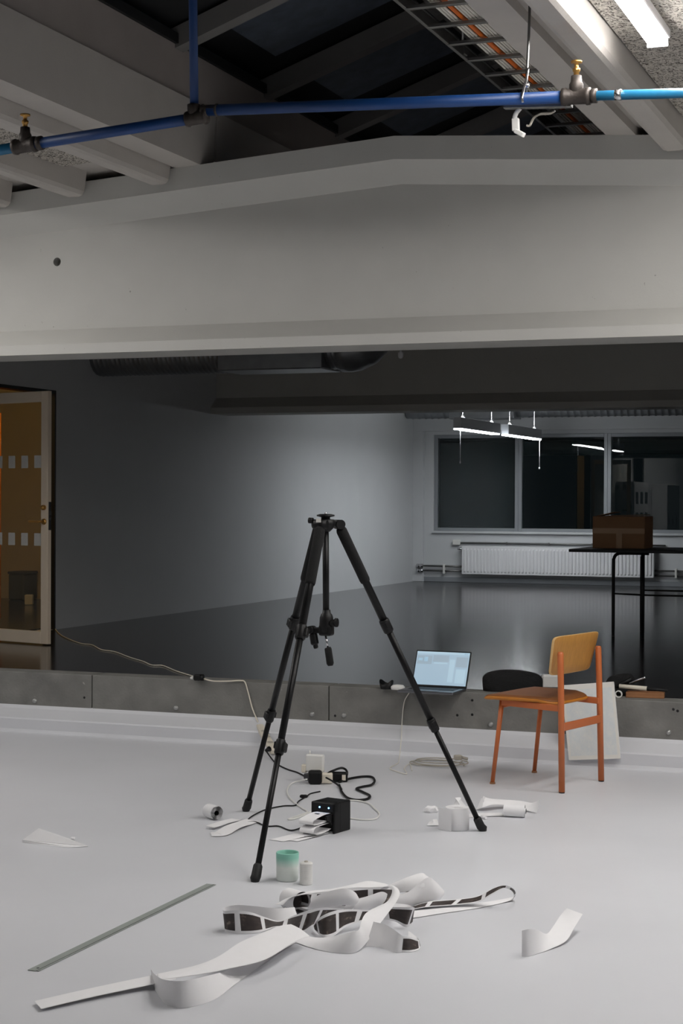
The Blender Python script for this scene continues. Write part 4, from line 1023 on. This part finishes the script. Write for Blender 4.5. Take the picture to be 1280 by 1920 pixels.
SL([(686, 1774, .003, 700, 1728, .04), (715, 1777, .002, 725, 1735, .03), (740, 1786, .001, 745, 1748, .02), (753, 1785, .001, 756, 1757, .01)], WP)
SL([(753, 1785, .001, 756, 1756, .01), (770, 1785, .001, 770, 1757, .03), (786, 1779, .001, 784, 1763, .05), (785, 1769, .001, 781, 1757, .04), (765, 1761, .003, 765, 1745, .03)], FP, .012)
SL([(530, 1708, .002, 541, 1685, .02), (560, 1705, .002, 564, 1676, .02), (620, 1703, .003, 634, 1669, .03), (690, 1703, .004, 690, 1663, .04), (735, 1702, .004, 735, 1663, .04)], FP, .0)
SL([(530, 1697, .045, 515, 1696, .05), (548, 1682, .07, 545, 1681, .06), (587, 1675, .085, 580, 1671, .06), (618, 1671, .088, 620, 1667, .06), (658, 1665, .092, 658, 1659, .06), (700, 1664, .092, 690, 1652, .06), (735, 1662, .09, 722, 1657, .05)], WP)
SL([(576, 1704, .05, 585, 1684, 0), (600, 1702, .055, 610, 1673, 0), (635, 1698, .06, 645, 1666, 0), (655, 1697, .06, 664, 1672, .02), (665, 1700, .05, 671, 1684, .05), (655, 1708, .04, 665, 1697, .06)], GP, 0, .012)
SL([(735, 1702, .008, 735, 1678, 0), (765, 1702, .004, 765, 1672, 0), (792, 1697, .002, 800, 1646, 0), (815, 1692, .002, 815, 1652, .02), (829, 1681, .002, 827, 1665, .06), (820, 1676, .004, 815, 1656, .06)], WP, 0, .01)
SL([(728, 1676, .04, 728, 1660, .06), (760, 1672, .06, 760, 1646, .05), (790, 1664, .075, 789, 1637, .05), (803, 1662, .07, 799, 1642, .04)], WP, 0, .012)
SL([(757, 1672, .05, 760, 1663, .03), (780, 1681, .042, 782, 1664, .03), (796, 1676, .045, 801, 1660, .02), (803, 1664, .06, 806, 1655, .02)], FP, .012)
SL([(640, 1716, .02, 652, 1690, .03), (672, 1710, .03, 690, 1680, .03), (700, 1702, .03, 715, 1672, .03), (712, 1700, .03, 726, 1676, .05)], GP, 0, .008)
SL([(770, 1706, .008, 777, 1698, ('z', .012)), (799, 1701, .010, 807, 1690, ('z', .014)), (852, 1697, .012, 866, 1685, ('z', .02)), (895, 1691, .022, 898, 1679, ('z', .034)), (921, 1677, .055, 927, 1664, ('z', .072)), (944, 1665, .078, 946, 1660, ('z', .088)), (959, 1671, .062, 963, 1667, ('z', .07)), (963, 1682, .022, 966, 1677, ('z', .03)), (952, 1690, .004, 957, 1683, ('z', .008)), (900, 1702, .002, 906, 1692, ('z', .003)), (826, 1713, .002, 852, 1700, ('z', .003)), (765, 1723, .002, 773, 1708, ('z', .004))], FP, .03)
c_ = G(553, 1708, 0); coil('strip_loop', (c_.x, c_.y, .040), (.80, -.6, .05), .036, .10, -.6, 5.4, ('paper', 'film_print'), pile, .004, .0)
# white tail running out to the front, and its standing loop
strip('strip_tail', [(77, 1892, .010, 65, 1877, ('z', .012)), (180, 1868, .012, 170, 1853, ('z', .014)), (285, 1846, .016, 280, 1830, ('z', .02)), (330, 1836, .02, 325, 1822, ('z', .024))], WP, pile)
strip('strip_tail', [(298, 1838, .05, 295, 1826, ('z', .05)), (310, 1836, .052, 305, 1824, ('z', .055)), (380, 1826, .05, 368, 1810, ('z', .055)), (430, 1816, .048, 410, 1793, ('z', .055)), (490, 1802, .045, 450, 1767, ('z', .06)), (525, 1783, .045, 490, 1750, ('z', .06)), (555, 1764, .045, 522, 1737, ('z', .06)), (580, 1755, .04, 545, 1733, ('z', .05))], WP, pile, belly=.004)
strip('strip_tail', [(556, 1766, .003, 548, 1755, .05), (520, 1788, .002, 505, 1784, .09), (485, 1813, .001, 468, 1808, .09), (440, 1846, .001, 425, 1819, .05), (400, 1875, .001, 390, 1829, .03), (345, 1890, .001, 345, 1839, 0), (312, 1883, .001, 308, 1837, 0), (292, 1858, .001, 290, 1827, .03), (285, 1840, .002, 283, 1818, .05)], WP, pile)

# printer paper: folded receipts
rc = thing('receipt_paper', 'folded white receipt spilling from the black printer slot', 'paper', pp(.06, -.1, 0))
wp_ = .078
def fold(name, pts, parent, a0=.022, width=wp_, m=('paper', 'paper')):
    rows = []
    C_ = spline([pp(a0 + q[0], q[1], q[2]) for q in pts], 6)
    b = MB(); b.loft([[c, c + e0_ * width, c + e0_ * width + Vector((0, 0, .0008)), c + Vector((0, 0, .0008))] for c in C_], smooth=False); return b.build(name, m[0], parent)
fold('fold', [(0, .01, .092), (0, -.04, .094), (0, -.10, .088), (.004, -.135, .078), (.005, -.140, .066), (.004, -.13, .058), (.002, -.08, .056), (0, -.03, .062)], rc)
fold('fold', [(.0, -.015, .050), (-.002, -.07, .050), (-.002, -.12, .046), (-.002, -.142, .036), (-.002, -.140, .022), (-.002, -.10, .012), (0, -.03, .016), (0, .0, .022)], rc)
fold('fold', [(0, -.02, .006), (.004, -.10, .005), (.010, -.18, .004), (.016, -.245, .0025)], rc)
fold('fold', [(.01, -.10, .012), (.03, -.16, .010), (.055, -.23, .004), (.068, -.28, .002)], rc)
b = MB(); q = pp(.062, -.055, .0955); b.box(q, (.022, .012, .0006), PR); b.build('printed_mark', 'dark_print', rc)

# small roll and receipts by the tripod foot
p = G(395, 1537, 0); axr = Vector((.80, -.6, 0)).normalized()
t = thing('paper_roll', 'small white till roll lying beside the tripod foot', 'paper roll', p)
cen = p + Vector((.0, .02, .034))
o = coil('outer_turns', cen, axr, .0335, .085, 0, 12.3, WP, t, -.006, n=60)
o = coil('inner_core', cen, axr, .011, .083, 0, 6.28, ('dark_print', 'dark_print'), t)
o = coil('inner_turns', cen, axr, .024, .082, 0, 18, WP, t, -.012, n=70)
ribbon('receipt_slip', [(402, 1552, .012, 4), (430, 1543, .016, 4), (452, 1538, .006, 6)][::1], .05, WP, label='short curled receipt slip lying behind the long slip', cat='paper')
ribbon('receipt_slip', [(397, 1568, .003, 3), (425, 1566, .004, 2), (450, 1552, .012, 2), (470, 1546, .006, 4), (488, 1540, .003, 4)], .075, WP, label='long receipt slip lying flat beside the till roll', cat='paper')

# cups
p = G(535, 1652, 0) + Vector((0, .02, 0))
b = MB(); b.lathe([(0, .0), (.040, .0), (.044, .006), (.045, .05), (.046, .11), (.0445, .113), (.042, .110), (.041, .03), (.038, .008), (0, .006)], 28); o = b.build('mint_cup', 'mint_glaze'); o.location = p
tag(o, 'open cup fading from mint rim to white base on the floor', 'cup')
p = G(570, 1660, 0) + Vector((0, .02, 0))
t = thing('white_bottle', 'small white bottle with grooved sides beside the mint cup', 'bottle', p)
pr = [(0, 0), (.024, 0), (.026, .004)]
for k in range(10): pr += [(.026, .006 + .0075 * k), (.0252, .009 + .0075 * k), (.026, .012 + .0075 * k)]
pr += [(.026, .084), (.022, .088), (0, .088)]
b = MB(); b.lathe(pr, 24, Matrix.Translation(p)); b.build('body', 'white_plastic', t)
b = MB(); b.lathe([(0, .094), (.007, .093), (.008, .087)], 12, Matrix.Translation(p)); b.build('nozzle', 'grey_cable', t)

# ruler
a, c = G(62, 1820, .002), G(396, 1658, .002)
t = thing('steel_ruler', 'long steel ruler lying flat on the pale floor', 'ruler', (a + c) / 2)
dr = (c - a).normalized(); xr = dr.cross(Vector((0, 0, 1)))
b = MB(); b.bar(a, c, .041, .002, .0005); b.build('blade', 'steel_rule', t)
b = MB(); b.bar(a + Vector((0, 0, .0012)) + xr * .012, c + Vector((0, 0, .0012)) + xr * .012, .003, .0004); b.build('scale_line', 'grey_metal', t)
b = MB(); q = a + dr * .03 + Vector((0, 0, .0012)); b.lathe([(0, .0002), (.005, .0002), (.005, 0)], 12, Matrix.Translation(q)); b.build('hanging_hole_shade', 'dark_print', t)  # flat dark disc gives the hole's shade as colour; blade is not pierced

# paper wedge at the side: a folded strip, open towards the viewer
w0, w1, w2 = G(42, 1580), G(165, 1588), G(150, 1580)
tpk = PY(72, 1553, G(60, 1577).y)
t = thing('paper_fold', 'folded white paper strip standing like a low wedge alone on the floor', 'paper', w0)
t1 = w0 + Vector((.0, .01, .018)); ridge0 = tpk; 
b = MB(); pts = [w0 + Vector((0, 0, .001)), w1 + Vector((0, 0, .002)), tpk + Vector((.02, 0, -.002)), t1]
b.loft([[w0 + Vector((0, 0, .012)), w1 + Vector((0, 0, .004)), G(128, 1572, .02), tpk], [w0 + Vector((.001, .002, .010)), w1 + Vector((0, .002, .002)), G(128, 1572, .018), tpk + Vector((0, .002, -.002))]]); b.build('upper_leaf', 'paper', t)
b = MB(); b.loft([[w0 + Vector((0, 0, .011)), w0 + Vector((.002, 0, .001)), G(128, 1589, .001), w1 + Vector((0, 0, .003))], [w0 + Vector((0, .002, .011)), w0 + Vector((.002, .002, .001)), G(128, 1587, .001), w1 + Vector((0, .002, .003))]]); b.build('front_leaf', 'paper', t)
b = MB(); b.loft([[tpk, G(128, 1572, .02), G(140, 1578, .001), G(70, 1566, .001)], [tpk + Vector((0, .002, 0)), G(128, 1572, .02) + Vector((0, .002, 0)), G(140, 1577, .001), G(70, 1565, .001)]]); b.build('rear_leaf', 'paper', t)
b = MB(); q = G(138, 1575, 0); b.tube([q + Vector((-.012, 0, .008)), q + Vector((.006, 0, .008))], .006, 10); b.build('curled_end', 'paper', t)

# curled strip at the other side
t = thing('curled_strip', 'short blank paper strip curled into a V shape', 'paper', G(1020, 1780))
strip('strip', [(978, 1793, .001, 978, 1745, 0), (990, 1793, .001, 992, 1742, .01), (1005, 1789, .001, 1006, 1743, .04), (1032, 1779, .004, 1024, 1751, .09), (1061, 1764, .012, 1036, 1738, ('z', .035)), (1077, 1738, .035, 1050, 1717, ('z', .05)), (1092, 1714, .06, 1062, 1703, ('z', .07))], WP, t)

# clutter by the tripod's third foot
p = G(853, 1557, 0) + Vector((0, .03, 0))
t = thing('label_roll', 'upright white label roll with a loose end on the floor', 'paper roll', p)
b = MB(); b.lathe([(.018, 0), (.052, 0), (.0555, .002), (.056, .05), (.0555, .102), (.052, .104), (.05, .1025), (.044, .1035), (.038, .1025), (.030, .1035), (.020, .1025), (.018, .10), (.018, 0)], 40, Matrix.Translation(p)); b.build('wound_paper', 'paper', t)
ribbon('loose_end', [(846, 1559, .001, 90), (834, 1557, .001, 90), (822, 1555, .001, 90)], .10, WP, t)
def crumple(nm, u, v, sx, sy, sz, seed, label):
    p = G(u, v, 0); rnd = random.Random(seed); bm = bmesh.new(); bmesh.ops.create_icosphere(bm, subdivisions=2, radius=1)
    for q in bm.verts:
        k = rnd.uniform(.72, 1.1); q.co = Vector((q.co.x * sx * k, q.co.y * sy * k, max(q.co.z * sz * k, -sz * .4)))
    zm = min(q.co.z for q in bm.verts)
    for q in bm.verts: q.co.z -= zm
    me = bpy.data.meshes.new(nm); bm.to_mesh(me); bm.free(); me.materials.append(MATS['paper']); o = bpy.data.objects.new(nm, me); COL.objects.link(o); o.location = p
    return tag(o, label, 'paper')
crumple('crumpled_paper', 808, 1523, .035, .03, .026, 4, 'crumpled white paper scrap behind the upright label roll')
ribbon('paper_scrap', [(800, 1548, .002, 20), (812, 1548, .004, 40), (823, 1548, .002, 50)], .035, WP, label='small folded paper scrap in front of the crumpled one', cat='paper')
ribbon('paper_scrap', [(848, 1512, .02, 50), (862, 1510, .03, 40), (874, 1513, .01, 50)], .05, WP, label='white paper tab sticking up behind the label roll', cat='paper')
ribbon('paper_ribbon', [(893, 1518, .004, 60), (905, 1514, .02, 50), (922, 1509, .03, 28), (945, 1509, .022, 16), (965, 1513, .012, 20), (985, 1519, .008, 30), (1006, 1524, .006, 70)], .062, WP, label='wavy white paper ribbon lying behind the short till roll', cat='paper')
ribbon('paper_ribbon', [(876, 1533, .002, 3), (900, 1531, .003, 3), (925, 1530, .004, 3), (945, 1530, .003, 3)], .066, WP, label='flat white paper ribbon unrolling from the short till roll', cat='paper')
p = G(961, 1534, 0); axr = Vector((.99, .12, 0)).normalized(); cen = p + Vector((0, .03, .031))
t = thing('paper_roll', 'short white till roll lying by the chair side of the tripod', 'paper roll', p)
coil('outer_turns', cen, axr, .030, .10, 0, 12.3, WP, t, -.004, n=60); coil('inner_turns', cen, axr, .024, .098, 0, 18, WP, t, -.01, n=70); coil('core', cen + axr * .006, axr, .013, .10, 0, 6.2832, ('paper', 'dark_print'), t)
p = G(908, 1536, 0); b = MB(); b.tube([p + Vector((-.02, .02, .008)), p + Vector((.012, -.01, .008))], .007, 10); tag(b.build('paper_curl', 'paper', loc=p), 'tiny curled paper offcut touching the tripod leg', 'paper')

# side-room props seen through the door glass
pw = 16.94
q0, q1 = PY(40, 1088, pw), PY(76, 1088, pw)
p = Vector(((q0.x + q1.x) / 2, pw - .17, ZU))
t = thing('waste_bin', 'grey bin standing in the room behind the glass door', 'bin', p)
b = MB(); b.box(p + Vector((0, 0, .15)), (.2, .3, .30), None, .02, 2); b.build('body', 'bin_grey', t)
b = MB(); b.box(p + Vector((0, 0, .31)), (.22, .31, .03), None, .01); b.build('lid', 'bin_grey', t)
p = PY(55, 1152, 16.0); p.z = ZU
b = MB(); b.box(p + Vector((0, 0, .055)), (.09, .08, .11), vrot(.4), .012, 2); tag(b.build('floor_socket', 'white_plastic', loc=p), 'small pale socket box on the floor behind the glass door', 'socket')
cx_ = PY(-8, 900, 13.4)
b = MB(); rings = []
for z in (ZU + .05, 1.2, 2.3):
    rings.append([(cx_.x - .4 + .46 * k / 24, 13.4 + .03 * math.sin(k * 1.3), z) for k in range(25)] + [(cx_.x - .4 + .46 * k / 24, 13.41 + .03 * math.sin(k * 1.3), z) for k in range(24, -1, -1)])
b.loft(rings, smooth=True); tag(b.build('orange_curtain', 'orange_cloth', loc=(cx_.x, 13.4, ZU)), 'orange curtain edge seen through the glass door', 'curtain')

# ================================================================== along the lower room's side wall (mirrored in the far glass)
t = thing('steel_column', 'black steel column against the side wall of the lower room', 'column', (XL + .1, 7.3, 0))
b = MB(); b.box((XL + .11, 7.3, 1.7), (.18, .03, 3.4), bev=.003); b.box((XL + .03, 7.3, 1.7), (.02, .2, 3.4)); b.box((XL + .2, 7.3, 1.7), (.02, .2, 3.4)); b.build('shaft', 'dark_slate', t)
b = MB(); b.box((XL + .14, 7.3, .01), (.26, .26, .02), bev=.002); b.build('base_plate', 'dark_slate', t)
def locker(y0, y1, dark, label):
    t = thing('storage_cabinet', label, 'cabinet', (XL + .2, (y0 + y1) / 2, 0)); zc2 = 1.95
    b = MB(); b.box((XL + .2, (y0 + y1) / 2, zc2 / 2), (.38, y1 - y0, zc2), bev=.004); b.build('body', 'white_enamel', t)
    n_ = max(1, round((y1 - y0) / .6)); wd_ = (y1 - y0) / n_
    for k in range(n_):
        ya = y0 + k * wd_
        b = MB(); b.box((XL + .4, ya + wd_ / 2, zc2 / 2), (.02, wd_ - .02, zc2 - .06), bev=.003); d = b.build('door', 'bin_grey' if dark else 'white_enamel', t)
        b = MB(); b.box((XL + .425, ya + wd_ - .06, 1.05), (.02, .012, .16), bev=.003); b.build('handle', 'grey_metal', d)
        for zz in (.5, 1.15, 1.6):
            if not dark: b = MB(); b.box((XL + .412, ya + wd_ / 2, zz), (.006, wd_ - .25, .26), bev=.002); b.build('inset', 'bin_grey', d)
locker(7.7, 9.3, False, 'pale storage cabinet with grey insets between the column and the step')
locker(3.6, 5.2, True, 'storage cabinet with dark grey doors in the lower room')
